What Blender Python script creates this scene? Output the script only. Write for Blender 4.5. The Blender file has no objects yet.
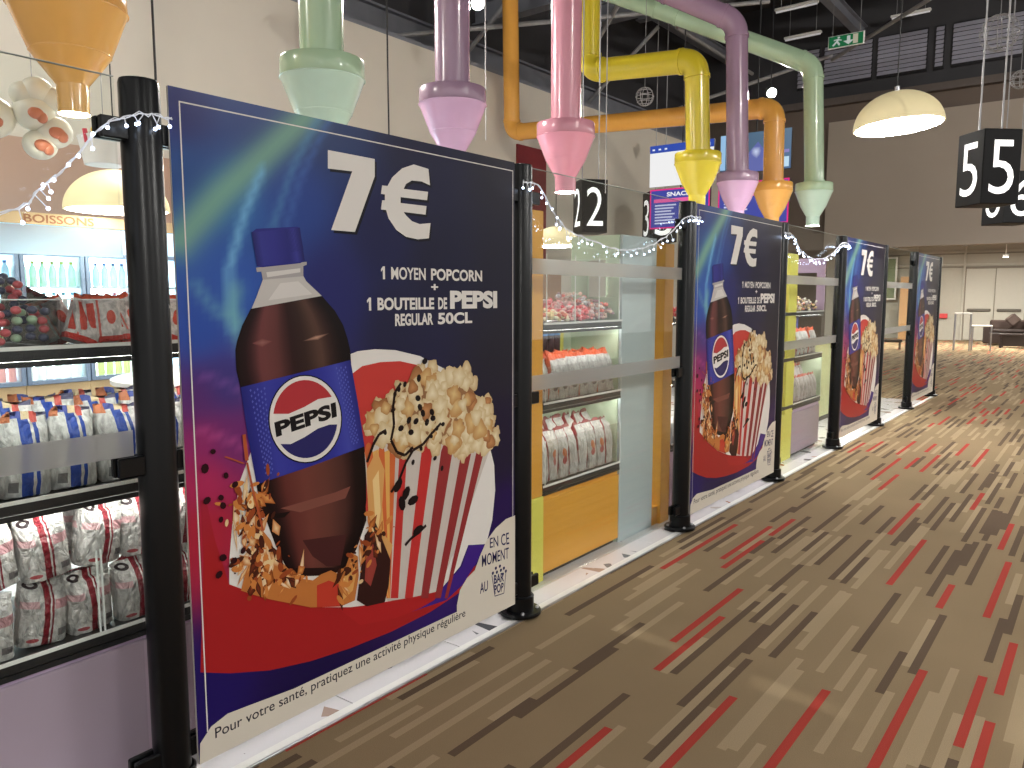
import bpy, math, random
from mathutils import Vector, Matrix
random.seed(7)
scene = bpy.context.scene
C = scene.collection
# ---------------------------------------------------------------- camera
cd = bpy.data.cameras.new('camera'); cam = bpy.data.objects.new('camera', cd); C.objects.link(cam)
cd.sensor_width = 36.0; cd.sensor_fit = 'HORIZONTAL'; cd.lens = 787.34 * 36.0 / 1024.0
cd.clip_start = 0.05; cd.clip_end = 200
yaw, pitch = math.radians(37.389), math.radians(6.319)
fwd = Vector((-math.sin(yaw) * math.cos(pitch), math.cos(yaw) * math.cos(pitch), -math.sin(pitch)))
right = Vector((math.cos(yaw), math.sin(yaw), 0)); up = right.cross(fwd)
mw = Matrix((right, up, -fwd)).transposed().to_4x4(); mw.translation = Vector((2.155, -1.146, 1.5))
cam.matrix_world = mw
scene.camera = cam
# ---------------------------------------------------------------- world, exposure
w = bpy.data.worlds.new('world'); scene.world = w; w.use_nodes = True
w.node_tree.nodes['Background'].inputs[0].default_value = (1.0, 0.97, 0.93, 1)
w.node_tree.nodes['Background'].inputs[1].default_value = 0.85
vs = scene.view_settings
vs.view_transform = 'Standard'; vs.look = 'None'; vs.exposure = 0.0; vs.gamma = 1.0; vs.use_curve_mapping = False
# lamp strengths
L_LOBBY = 88.0      # pendant dome diffusers; most lobby ones are unseen, added lamps
L_SPOUT = 320.0      # lamps in the funnel spouts
L_STRIP = 36.0      # light strips added under the shelves to brighten them
L_FRIDGE = 14.0      # drinks fridge back panels
W_SPOT = 1100.0      # ceiling spotlights, watts

# ---------------------------------------------------------------- helpers
def lin(c):
    out = []
    for x in c[:3]:
        x = x / 255.0
        out.append(x / 12.92 if x <= 0.04045 else ((x + 0.055) / 1.055) ** 2.4)
    return tuple(out)
def nn(nt, t, **k):
    n = nt.nodes.new(t)
    for a, b in k.items(): setattr(n, a, b)
    return n
def mth(nt, op, a, b=None, c=None):
    n = nn(nt, 'ShaderNodeMath', operation=op)
    for i, x in enumerate((a, b, c)):
        if x is None: continue
        if isinstance(x, (int, float)): n.inputs[i].default_value = x
        else: nt.links.new(x, n.inputs[i])
    return n.outputs[0]
def mixc(nt, fac, a, b):
    n = nn(nt, 'ShaderNodeMix', data_type='RGBA')
    for s, x in ((n.inputs[0], fac), (n.inputs[6], a), (n.inputs[7], b)):
        if isinstance(x, (int, float)): s.default_value = x
        elif isinstance(x, tuple): s.default_value = (*x[:3], 1)
        else: nt.links.new(x, s)
    return n.outputs[2]
def newmat(name):
    m = bpy.data.materials.new(name); m.use_nodes = True
    nt = m.node_tree; b = nt.nodes['Principled BSDF']
    return m, nt, b
def M(name, col, rough=0.5, metal=0.0, var=0.08, scale=12.0, bump=0.0, bscale=60.0, emit=0.0, spec=0.5, coat=0.0):
    m, nt, b = newmat(name)
    tc = nn(nt, 'ShaderNodeTexCoord'); no = nn(nt, 'ShaderNodeTexNoise')
    no.inputs['Scale'].default_value = scale; no.inputs['Detail'].default_value = 3
    nt.links.new(tc.outputs['Object'], no.inputs['Vector'])
    c = lin(col)
    lo = tuple(x * (1 - var) for x in c); hi = tuple(min(1, x * (1 + var)) for x in c)
    col_o = mixc(nt, no.outputs['Fac'], lo, hi)
    nt.links.new(col_o, b.inputs['Base Color'])
    b.inputs['Roughness'].default_value = rough; b.inputs['Metallic'].default_value = metal
    b.inputs['Specular IOR Level'].default_value = spec; b.inputs['Coat Weight'].default_value = coat
    if bump:
        n2 = nn(nt, 'ShaderNodeTexNoise'); n2.inputs['Scale'].default_value = bscale
        nt.links.new(tc.outputs['Object'], n2.inputs['Vector'])
        bp = nn(nt, 'ShaderNodeBump'); bp.inputs['Strength'].default_value = bump; bp.inputs['Distance'].default_value = 0.01
        nt.links.new(n2.outputs['Fac'], bp.inputs['Height']); nt.links.new(bp.outputs[0], b.inputs['Normal'])
    if emit:
        nt.links.new(col_o, b.inputs['Emission Color']); b.inputs['Emission Strength'].default_value = emit
    return m
def glassmat(name, tint=(0.96, 0.98, 0.97), gloss=0.007, rough=0.0):
    m, nt, b = newmat(name); nt.nodes.remove(b)
    out = nt.nodes['Material Output']
    t = nn(nt, 'ShaderNodeBsdfTransparent'); t.inputs[0].default_value = (*tint, 1)
    g = nn(nt, 'ShaderNodeBsdfGlossy'); g.inputs['Roughness'].default_value = rough
    fr = nn(nt, 'ShaderNodeFresnel'); fr.inputs[0].default_value = 1.45
    fac = mth(nt, 'MULTIPLY', fr.outputs[0], gloss / 0.04)
    fac = mth(nt, 'MINIMUM', fac, 0.6)
    mx = nn(nt, 'ShaderNodeMixShader'); nt.links.new(fac, mx.inputs[0])
    nt.links.new(t.outputs[0], mx.inputs[1]); nt.links.new(g.outputs[0], mx.inputs[2])
    nt.links.new(mx.outputs[0], out.inputs[0]); return m
def frostmat(name, col, op):
    m, nt, b = newmat(name); nt.nodes.remove(b)
    out = nt.nodes['Material Output']
    d = nn(nt, 'ShaderNodeBsdfTranslucent'); e = nn(nt, 'ShaderNodeBsdfDiffuse')
    no = nn(nt, 'ShaderNodeTexNoise'); no.inputs['Scale'].default_value = 40
    cc = mixc(nt, no.outputs['Fac'], tuple(x * 0.95 for x in lin(col)), lin(col))
    nt.links.new(cc, d.inputs[0]); nt.links.new(cc, e.inputs[0])
    t = nn(nt, 'ShaderNodeBsdfRefraction'); t.inputs['IOR'].default_value = 1.12; t.inputs['Roughness'].default_value = 0.45
    a = nn(nt, 'ShaderNodeMixShader'); a.inputs[0].default_value = 0.5
    nt.links.new(d.outputs[0], a.inputs[1]); nt.links.new(e.outputs[0], a.inputs[2])
    mx = nn(nt, 'ShaderNodeMixShader'); mx.inputs[0].default_value = op
    nt.links.new(t.outputs[0], mx.inputs[1]); nt.links.new(a.outputs[0], mx.inputs[2])
    nt.links.new(mx.outputs[0], out.inputs[0]); return m
def colmat(name, rough=0.35, emit=0.0):          # reads the printed colours stored on the mesh
    m, nt, b = newmat(name)
    a = nn(nt, 'ShaderNodeAttribute', attribute_name='Col')
    b.inputs['Roughness'].default_value = rough; b.inputs['Specular IOR Level'].default_value = 0.15
    if emit:
        b.inputs['Base Color'].default_value = (0.01, 0.01, 0.01, 1)
        nt.links.new(a.outputs['Color'], b.inputs['Emission Color']); b.inputs['Emission Strength'].default_value = emit
    else: nt.links.new(a.outputs['Color'], b.inputs['Base Color'])
    return m

class G:
    def __init__(s): s.v = []; s.f = []
    def add(s, vs, fs):
        o = len(s.v); s.v += [tuple(p) for p in vs]; s.f += [tuple(i + o for i in f) for f in fs]; return s
    def box(s, x0, x1, y0, y1, z0, z1, b=0.0):
        if b <= 0:
            return s.add([(x0,y0,z0),(x1,y0,z0),(x1,y1,z0),(x0,y1,z0),(x0,y0,z1),(x1,y0,z1),(x1,y1,z1),(x0,y1,z1)],
                         [(0,3,2,1),(4,5,6,7),(0,1,5,4),(1,2,6,5),(2,3,7,6),(3,0,4,7)])
        b = min(b, (x1-x0)*0.45, (y1-y0)*0.45, (z1-z0)*0.45)
        lo = (x0,y0,z0); hi = (x1,y1,z1); vs = []; idx = {}
        for cx in (0,1):
            for cy in (0,1):
                for cz in (0,1):
                    for ax in range(3):
                        p = []
                        for k, cc in enumerate((cx,cy,cz)):
                            e = hi[k] if cc else lo[k]
                            if k != ax: e += -b if cc else b
                            p.append(e)
                        idx[(cx,cy,cz,ax)] = len(vs); vs.append(tuple(p))
        fs = []
        for ax in range(3):
            o1, o2 = [k for k in range(3) if k != ax]
            for side in (0,1):
                q = []
                for a, c2 in ((0,0),(1,0),(1,1),(0,1)):
                    k = [0,0,0]; k[ax] = side; k[o1] = a; k[o2] = c2; q.append(idx[(*k, ax)])
                fs.append(tuple(q))
        for ax in range(3):
            o1, o2 = [k for k in range(3) if k != ax]
            for a in (0,1):
                for c2 in (0,1):
                    k0 = [0,0,0]; k0[o1] = a; k0[o2] = c2; k1 = list(k0); k1[ax] = 1
                    fs.append((idx[(*k0,o1)], idx[(*k1,o1)], idx[(*k1,o2)], idx[(*k0,o2)]))
        for cx in (0,1):
            for cy in (0,1):
                for cz in (0,1): fs.append((idx[(cx,cy,cz,0)], idx[(cx,cy,cz,1)], idx[(cx,cy,cz,2)]))
        return s.add(vs, fs)
    def cyl(s, p0, p1, r0, r1=None, n=20, caps=True):
        r1 = r0 if r1 is None else r1
        p0 = Vector(p0); p1 = Vector(p1); d = (p1 - p0).normalized()
        a = d.cross(Vector((0,0,1)))
        if a.length < 1e-4: a = Vector((1,0,0))
        a.normalize(); b = d.cross(a); vs = []
        for p, r in ((p0,r0),(p1,r1)):
            for i in range(n):
                t = 2*math.pi*i/n; vs.append(p + a*(r*math.cos(t)) + b*(r*math.sin(t)))
        fs = [(i,(i+1)%n,n+(i+1)%n,n+i) for i in range(n)]
        if caps: fs += [tuple(range(n-1,-1,-1)), tuple(range(n,2*n))]
        return s.add(vs, fs)
    def lathe(s, prof, n=32, c=(0,0,0), cap=True):
        vs = []; fs = []
        for r, z in prof:
            for i in range(n):
                t = 2*math.pi*i/n; vs.append((c[0]+r*math.cos(t), c[1]+r*math.sin(t), c[2]+z))
        for k in range(len(prof)-1):
            for i in range(n): fs.append((k*n+i, k*n+(i+1)%n, (k+1)*n+(i+1)%n, (k+1)*n+i))
        if cap:
            fs.append(tuple(range(n-1,-1,-1))); k = (len(prof)-1)*n; fs.append(tuple(range(k,k+n)))
        return s.add(vs, fs)
    def tube(s, pts, r, n=10, closed=False):
        pts = [Vector(p) for p in pts]; m = len(pts); vs = []; prev = None
        for i, p in enumerate(pts):
            q0 = pts[(i-1)%m] if (closed or i > 0) else p; q1 = pts[(i+1)%m] if (closed or i < m-1) else p
            d = (q1-q0).normalized()
            if prev is None:
                a = d.cross(Vector((0,0,1)))
                if a.length < 1e-3: a = d.cross(Vector((1,0,0)))
            else: a = prev - d*prev.dot(d)
            a.normalize(); prev = a; b = d.cross(a)
            for k in range(n):
                t = 2*math.pi*k/n; vs.append(p + a*(r*math.cos(t)) + b*(r*math.sin(t)))
        fs = []
        for i in range(m if closed else m-1):
            j = (i+1)%m
            for k in range(n): fs.append((i*n+k, i*n+(k+1)%n, j*n+(k+1)%n, j*n+k))
        if not closed: fs += [tuple(range(n-1,-1,-1)), tuple(range((m-1)*n, m*n))]
        return s.add(vs, fs)
    def ball(s, c, r, sx=1, sy=1, sz=1, n=12, m=8, wob=0.0, rnd=None):
        vs = [(c[0],c[1],c[2]+r*sz)]; fs = []
        for j in range(1, m):
            ph = math.pi*j/m
            for i in range(n):
                t = 2*math.pi*i/n; k = 1 + (wob*(rnd.random()-0.5) if wob else 0)
                vs.append((c[0]+r*sx*k*math.sin(ph)*math.cos(t), c[1]+r*sy*k*math.sin(ph)*math.sin(t), c[2]+r*sz*k*math.cos(ph)))
        vs.append((c[0],c[1],c[2]-r*sz)); e = len(vs)-1
        for i in range(n):
            fs.append((0, 1+i, 1+(i+1)%n)); fs.append((e, 1+(m-2)*n+(i+1)%n, 1+(m-2)*n+i))
        for j in range(m-2):
            for i in range(n): fs.append((1+j*n+i, 1+(j+1)*n+i, 1+(j+1)*n+(i+1)%n, 1+j*n+(i+1)%n))
        return s.add(vs, fs)
    def mesh(s, name, mat, smooth=False):
        me = bpy.data.meshes.new(name); me.from_pydata(s.v, [], s.f); me.materials.append(mat)
        if smooth:
            for p in me.polygons: p.use_smooth = len(p.vertices) <= 4
        me.update()
        if smooth: me.set_sharp_from_angle(angle=math.radians(38))
        return me
    def obj(s, name, mat, parent=None, smooth=False):
        return link(name, s.mesh(name, mat, smooth), parent)
def link(name, me, parent=None, loc=None):
    o = bpy.data.objects.new(name, me); C.objects.link(o)
    if parent: o.parent = parent
    if loc: o.location = loc
    return o
def tag(o, label, cat, group=None):
    o['label'] = label; o['category'] = cat
    if group: o['group'] = group
    return o
def thing(name, label, cat, loc=(0,0,0), rotz=0.0, group=None):
    o = bpy.data.objects.new(name, None); C.objects.link(o); o.empty_display_size = 0.1
    o.location = loc; o.rotation_euler = (0,0,rotz)
    return tag(o, label, cat, group)
def struct(o): o['kind'] = 'structure'; return o
def stuff(o): o['kind'] = 'stuff'; return o
def dup(root, loc, rot=None, label=None, group=None):
    def cp(o, par):
        c = o.copy(); C.objects.link(c)
        if par: c.parent = par
        for ch in list(o.children): cp(ch, c)
        return c
    r = cp(root, None); r.location = loc
    if rot is not None: r.rotation_euler = rot
    if label: r['label'] = label
    if group: r['group'] = group
    return r
# flat print: polygons on a panel, (u right, v up), one thin layer above the other
class Art:
    def __init__(s): s.v = []; s.f = []; s.c = []; s.h = 0.0
    def layer(s, d=0.0003): s.h += d
    def poly(s, pts, col, gain=None):
        s.h += 2e-5; o = len(s.v); s.v += [(s.h, u, v) for u, v in pts]; s.f.append(tuple(range(o, o+len(pts))))
        s.c += [col]*len(pts) if not isinstance(col, list) else col
    def fan(s, cen, pts, c0, c1):
        s.h += 2e-5; o = len(s.v); n = len(pts); s.v.append((s.h, *cen)); s.v += [(s.h, u, v) for u, v in pts]; s.c += [c0] + [c1]*n
        s.f += [(o, o+1+i, o+1+(i+1)%n) for i in range(n)]
    def strip(s, L, R, prof, rows=16, cols=26, edge=1.0):   # shaded surface between two edge lines
        s.h += 2e-5; o = len(s.v); m = len(L)-1
        for j in range(rows+1):
            t = j/rows*m; i = min(int(t), m-1); f = t-i; a = lerp(L[i],L[i+1],f); b = lerp(R[i],R[i+1],f)
            for k in range(cols+1):
                q = k/cols; p = lerp(a,b,q); s.v.append((s.h,*p))
                for (q0,c0),(q1,c1) in zip(prof,prof[1:]):
                    if q <= q1+1e-9: s.c.append(lerp(c0,c1,(q-q0)/(q1-q0))); break
        for j in range(rows):
            for k in range(cols):
                a = o+j*(cols+1)+k; s.f.append((a,a+1,a+cols+2,a+cols+1))
    def text(s, txt, quad, col, bold=0.0, gap=1.0):   # quad: bl, br, tr, tl
        vs, fs = text_mesh(txt, bold, gap)
        x0 = min(p[0] for p in vs); x1 = max(p[0] for p in vs); y0 = min(p[1] for p in vs); y1 = max(p[1] for p in vs)
        o = len(s.v)
        for p in vs:
            a = (p[0]-x0)/(x1-x0); b = (p[1]-y0)/(y1-y0)
            bl, br, tr, tl = quad
            s.v.append((s.h, *[bl[k]*(1-a)*(1-b)+br[k]*a*(1-b)+tr[k]*a*b+tl[k]*(1-a)*b for k in (0,1)])); s.c.append(col)
        s.f += [tuple(i+o for i in f) for f in fs]
    def mesh(s, name, mat, gain=1.0, cap=0.86):
        s.v = [(0.0052+(p[0]-0.0051)*0.3 if p[0] > 0.0051 else p[0], p[1], p[2]) for p in s.v]
        me = bpy.data.meshes.new(name); me.from_pydata(s.v, [], s.f); me.materials.append(mat)
        at = me.color_attributes.new('Col', 'FLOAT_COLOR', 'POINT')
        for i, c in enumerate(s.c):
            l = lin(c); at.data[i].color = (*[min(cap, x*gain) for x in l], 1)
        me.update(); return me
_tc = {}
def text_mesh(txt, bold=0.0, gap=1.0):
    k = (txt, bold, gap)
    if k not in _tc:
        cu = bpy.data.curves.new('lettering', 'FONT'); cu.body = txt; cu.size = 1; cu.offset = bold; cu.space_character = gap
        cu.resolution_u = 4; cu.fill_mode = 'BOTH'
        o = bpy.data.objects.new('lettering', cu); C.objects.link(o)
        bpy.context.view_layer.update()
        me = bpy.data.meshes.new_from_object(o.evaluated_get(bpy.context.evaluated_depsgraph_get()))
        _tc[k] = ([tuple(v.co[:2]) for v in me.vertices], [tuple(p.vertices) for p in me.polygons])
        bpy.data.objects.remove(o); bpy.data.curves.remove(cu); bpy.data.meshes.remove(me)
    return _tc[k]
def rect(u0, u1, v0, v1): return [(u0,v0),(u1,v0),(u1,v1),(u0,v1)]
def lerp(a, b, t): return tuple(x+(y-x)*t for x, y in zip(a, b))

# ---------------------------------------------------------------- materials
m_black = M('black_powder_coat', (7,8,11), 0.3, 0.0, 0.1, spec=0.28)
m_black_plastic = M('black_plastic', (22,22,26), 0.45)
m_steel = M('brushed_steel', (190,190,195), 0.3, 1.0)
m_white = M('white_paint', (225,224,222), 0.5)
m_cream = M('cream_wall_paint', (206,200,188), 0.85, var=0.04, scale=2, bump=0.05, bscale=90)
m_brown_wall = M('brown_wall_panel', (96,84,76), 0.8, var=0.06, scale=2)
m_taupe = M('taupe_wall_panel', (152,141,130), 0.8, var=0.04, scale=1.5)
m_pinkbrown = M('pink_brown_panel', (178,146,128), 0.8, var=0.05, scale=2)
m_redpanel = M('dark_red_panel', (120,30,36), 0.6)
m_dark = M('dark_ceiling_paint', (56,56,60), 0.8, var=0.25, scale=1.5)
m_beam = M('grey_steel_beam', (124,127,136), 0.6, 0.2, var=0.2, scale=3)
m_beam_l = M('light_steel_bar', (150,150,152), 0.5, 0.3, var=0.2)
m_glass = glassmat('clear_glass')
m_acrylic = glassmat('acrylic', (0.98,0.98,0.98), 0.008, 0.0)
m_edge = M('glass_edge', (225,228,226), 0.2, emit=0.08)  # edges glow faintly in place of light caught in them
m_frost = frostmat('frosted_film', (196,194,192), 0.42)
m_print = colmat('printed_vinyl', 0.3)
m_print_dull = colmat('printed_card', 0.6)
m_screen = colmat('lit_screen', 0.3, 1.0)
m_led = M('led_bulb', (205,222,255), 0.3, emit=12.0)
m_wire = M('clear_white_cable', (215,218,225), 0.4, emit=0.15)
m_diff = M('lamp_diffuser', (255,251,243), 0.6, emit=L_LOBBY)
m_diff_soft = M('soft_lamp_diffuser', (255,244,224), 0.6, emit=14.0)
m_diff_far = M('recess_lamp_diffuser', (255,247,234), 0.6, emit=190.0)  # glow of the unseen lamps added in the far recess
m_spout = M('spout_lamp', (255,246,232), 0.6, emit=L_SPOUT)
m_strip = M('led_strip', (255,250,240), 0.6, emit=L_STRIP)
m_dome = M('cream_lamp_shade', (228,214,170), 0.55, var=0.06, scale=5, emit=0.22)
m_purple = M('lilac_laminate', (172,152,170), 0.4, var=0.03)
m_orange = M('orange_laminate', (226,160,52), 0.4, var=0.03)
m_yellow = M('lemon_laminate', (226,218,96), 0.4, var=0.03)
m_green = M('mint_laminate', (200,216,190), 0.4, var=0.03)
m_blue = M('pale_blue_laminate', (180,192,196), 0.4, var=0.03)
m_lilac = M('light_lilac_laminate', (196,170,204), 0.4, var=0.03)
m_shelfedge = M('black_shelf', (30,30,34), 0.35)
m_wood = M('pale_wood', (204,178,138), 0.5, var=0.12, scale=4)

def carpet():
    m, nt, b = newmat('striped_carpet')
    tc = nn(nt, 'ShaderNodeTexCoord'); sp = nn(nt, 'ShaderNodeSeparateXYZ'); nt.links.new(tc.outputs['Object'], sp.inputs[0])
    x, y = sp.outputs[0], sp.outputs[1]
    base = lin((130,111,85)); tan = lin((150,131,104)); dark = lin((88,72,57)); red = lin((156,56,46))
    col = mth(nt, 'FLOOR', mth(nt, 'DIVIDE', x, 0.033))
    def wn(a, bb, seed):
        cb = nn(nt, 'ShaderNodeCombineXYZ'); nt.links.new(a, cb.inputs[0])
        if bb is not None: nt.links.new(bb, cb.inputs[1])
        cb.inputs[2].default_value = seed
        n = nn(nt, 'ShaderNodeTexWhiteNoise', noise_dimensions='3D'); nt.links.new(cb.outputs[0], n.inputs[0]); return n.outputs[0]
    r0 = wn(col, None, 1.5); r1 = wn(col, None, 2.5)
    L = mth(nt, 'ADD', 0.75, mth(nt, 'MULTIPLY', r1, 0.5))
    yy = mth(nt, 'ADD', mth(nt, 'DIVIDE', y, L), mth(nt, 'MULTIPLY', r0, 57.0))
    cell = mth(nt, 'FLOOR', yy); fr = mth(nt, 'FRACT', yy)
    k = wn(col, cell, 3.5); ln = wn(col, cell, 4.5)
    inside = mth(nt, 'LESS_THAN', fr, mth(nt, 'ADD', 0.45, mth(nt, 'MULTIPLY', ln, 0.5)))
    c = mixc(nt, mth(nt, 'GREATER_THAN', k, 0.34), base, tan)
    c = mixc(nt, mth(nt, 'GREATER_THAN', k, 0.50), c, dark)
    c = mixc(nt, mth(nt, 'GREATER_THAN', k, 0.84), c, red)
    par = mth(nt, 'GREATER_THAN', mth(nt, 'FRACT', mth(nt, 'MULTIPLY', mth(nt, 'ADD', col, 0.01), 0.5)), 0.4)
    soft = mixc(nt, mth(nt, 'GREATER_THAN', k, 0.6), base, tan)
    soft = mixc(nt, mth(nt, 'GREATER_THAN', k, 0.9), soft, dark)
    c = mixc(nt, par, soft, c)
    c = mixc(nt, inside, base, c)
    no = nn(nt, 'ShaderNodeTexNoise'); no.inputs['Scale'].default_value = 320; nt.links.new(tc.outputs['Object'], no.inputs['Vector'])
    no2 = nn(nt, 'ShaderNodeTexNoise'); no2.inputs['Scale'].default_value = 1.1; nt.links.new(tc.outputs['Object'], no2.inputs['Vector'])
    f = mth(nt, 'ADD', mth(nt, 'MULTIPLY', no.outputs['Fac'], 0.5), mth(nt, 'MULTIPLY', no2.outputs['Fac'], 0.3))
    f = mth(nt, 'ADD', f, 0.6)
    vm = nn(nt, 'ShaderNodeVectorMath', operation='SCALE'); nt.links.new(c, vm.inputs[0]); nt.links.new(f, vm.inputs[3])
    nt.links.new(vm.outputs[0], b.inputs['Base Color'])
    b.inputs['Roughness'].default_value = 0.95; b.inputs['Specular IOR Level'].default_value = 0.15
    bp = nn(nt, 'ShaderNodeBump'); bp.inputs['Strength'].default_value = 0.4; bp.inputs['Distance'].default_value = 0.004
    nt.links.new(no.outputs['Fac'], bp.inputs['Height']); nt.links.new(bp.outputs[0], b.inputs['Normal'])
    return m
def terrazzo():
    m, nt, b = newmat('large_chip_terrazzo')
    tc = nn(nt, 'ShaderNodeNewGeometry')
    v = nn(nt, 'ShaderNodeTexVoronoi'); v.inputs['Scale'].default_value = 9; nt.links.new(tc.outputs['Position'], v.inputs['Vector'])
    ve = nn(nt, 'ShaderNodeTexVoronoi', feature='DISTANCE_TO_EDGE'); ve.inputs['Scale'].default_value = 9; nt.links.new(tc.outputs['Position'], ve.inputs['Vector'])
    sp = nn(nt, 'ShaderNodeSeparateColor'); nt.links.new(v.outputs['Color'], sp.inputs[0])
    chip = mth(nt, 'MULTIPLY', mth(nt, 'GREATER_THAN', sp.outputs[0], 0.62), mth(nt, 'GREATER_THAN', ve.outputs['Distance'], mth(nt, 'ADD', 0.10, mth(nt, 'MULTIPLY', sp.outputs[2], 0.25))))
    cr = nn(nt, 'ShaderNodeValToRGB'); cr.color_ramp.interpolation = 'CONSTANT'
    e = cr.color_ramp.elements; e[0].position = 0; e[0].color = (*lin((120,122,126)),1); e[1].position = 0.3; e[1].color = (*lin((172,150,140)),1)
    x = e.new(0.6); x.color = (*lin((176,112,84)),1); x = e.new(0.75); x.color = (*lin((84,86,92)),1); x = e.new(0.88); x.color = (*lin((196,190,184)),1)
    nt.links.new(sp.outputs[1], cr.inputs[0])
    c = mixc(nt, chip, lin((222,220,224)), cr.outputs[0])
    nt.links.new(c, b.inputs['Base Color']); b.inputs['Roughness'].default_value = 0.22
    return m
m_carpet = carpet(); m_terrazzo = terrazzo()
m_joint = M('tile_joint', (150,150,152), 0.7)
# ================================================================ the setting
struct(G().box(0.056, 14, -8, 30, -0.1, 0).obj('floor', m_carpet))
struct(G().box(-9, 0.056, 11.5, 30, -0.1, 0).obj('floor_carpet_far', m_carpet))
fl = struct(G().box(-6.2, 0.045, -8, 11.5, -0.1, -0.006).obj('floor_tiled', m_joint))
tme = G().box(0.002, 0.598, 0.002, 0.598, -0.008, 0, 0.0015).mesh('tile', m_terrazzo)
tms = G().box(0.002, 0.135, 0.002, 0.598, -0.008, 0, 0.0015).mesh('tile', m_terrazzo)
for j in range(23):
    y = -2.3 + 0.6*j
    link('tile', tms, fl, (-0.13, y, 0))
    for i in range(5): link('tile', tme, fl, (-0.73-0.6*i, y, 0))
struct(G().box(0.006, 0.045, -8, 12.2, -0.09, 0.006, 0.003).obj('trim_1', m_white))
struct(G().box(0.045, 0.056, -8, 12.2, -0.09, 0.008, 0.003).obj('trim_2', m_steel))
# cream side wall with its dark upper part
struct(G().box(-6.5, -6.2, -8, 20, 0, 5.14).obj('wall_left', m_cream))
struct(G().box(-7.6, -7.5, -8, 30, 5.0, 9.0).obj('wall_left_upper', m_dark))
struct(G().box(-7.6, -6.2, -8, 20, 5.14, 5.2).obj('trim_3', m_beam))
struct(G().box(-6.2, -6.17, -3, 4.2, 2.2, 3.0).obj('trim_4', m_pinkbrown))
struct(G().box(-6.2, -6.16, 9.9, 10.75, 0, 4.1).obj('trim_5', m_redpanel))
# far end of the hall: brown wall behind the screens, taupe lintel wall, clerestory shutters above
struct(G().box(-9, -3.9, 20, 20.3, 0, 6.3).obj('wall_end_brown', m_brown_wall))
we = struct(G().box(-3.9, 14, 19.9, 20.3, 2.7, 5.85).obj('wall_end', m_taupe))
struct(G().box(-3.9, 14, 20.0, 20.3, 5.85, 6.3).obj('wall_end_upper', m_brown_wall))
struct(G().box(-9, 14, 19.8, 20.3, 6.25, 6.42).obj('trim_6', M('ledge_brown', (88,80,76), 0.7)))
struct(G().box(-9, 14, 20.0, 20.3, 6.42, 9.0).obj('wall_end_top', m_dark))
for x in (-1.9, 2.1): struct(G().box(x, x+0.16, 19.86, 20.05, 5.85, 6.25).obj('trim_7', m_brown_wall))
m_shut = M('grey_shutter_slat', (168,168,182), 0.45, 0.1, var=0.1)
slat_cache = {}
wn_i = 1
for x0, x1 in ((-4.75,-4.2),(-4.1,-2.95),(-2.85,-1.75),(-1.6,-1.4),(-1.25,0.15),(0.25,1.9),(2.0,2.95),(3.15,3.9),(4.05,7.0)):
    fr = struct(G().box(x0, x1, 19.96, 20.02, 6.75, 7.75, 0.01).obj('window_%d' % wn_i, m_black_plastic)); wn_i += 1
    key = round(x1-x0, 3)
    for k in range(9):
        z = 6.82 + 0.1*k
        if key not in slat_cache:
            g = G(); w2 = x1-x0-0.04
            g.add([(0,-0.05,0),(w2,-0.05,0),(w2,0.0,0.085),(0,0.0,0.085),(0,-0.04,-0.01),(w2,-0.04,-0.01),(w2,0.01,0.075),(0,0.01,0.075)],
                  [(0,1,2,3),(7,6,5,4),(0,4,5,1),(3,2,6,7),(0,3,7,4),(1,5,6,2)])
            slat_cache[key] = g.mesh('slat', m_shut)
        link('slat', slat_cache[key], fr, (x0+0.02, 19.95, z))
# recess beyond the lintel with double doors
struct(G().box(-9, 14, 30, 30.2, 0, 3.5).obj('wall_back', M('warm_grey_panel', (160,156,146), 0.7, var=0.04)))
struct(G().box(-9, 14, 20.3, 30, 3.5, 3.6).obj('ceiling_low', m_taupe))
m_door = M('warm_grey_door', (166,162,152), 0.6, var=0.03)
m_doorbar = M('door_push_bar', (86,80,72), 0.5)
m_groove = M('panel_joint', (120,112,102), 0.8)
wb = bpy.data.objects['wall_back']
for x in (-3.6,-2.1,0.4,1.2): G().box(x, x+0.06, 29.93, 30, 0, 3.4, 0.01).obj('batten', m_door, wb)
for z in (2.55, 3.0): G().box(-6, 6, 29.95, 30, z, z+0.07, 0.01).obj('rail', m_door, wb)
G().box(-2.04, 2.42, 29.93, 29.99, 0.0, 2.5).obj('door_surround', m_groove, wb)  # dark sheet paints the shade in the gaps between doors
for z in (2.53, 2.98): G().box(-6, 6, 29.96, 30, z-0.03, z).obj('rail_joint', m_groove, wb)  # dark strips paint a shade line under each rail
for i, x in enumerate((-2.0,-1.12,-0.24,0.64,1.52)):
    d = struct(G().box(x, x+0.86, 29.9, 29.96, 0.02, 2.45, 0.012).obj('door_%d' % (i+1), m_door))
    G().box(x+0.08, x+0.78, 29.84, 29.9, 1.0, 1.1, 0.02).obj('push_bar', m_doorbar, d)
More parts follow.
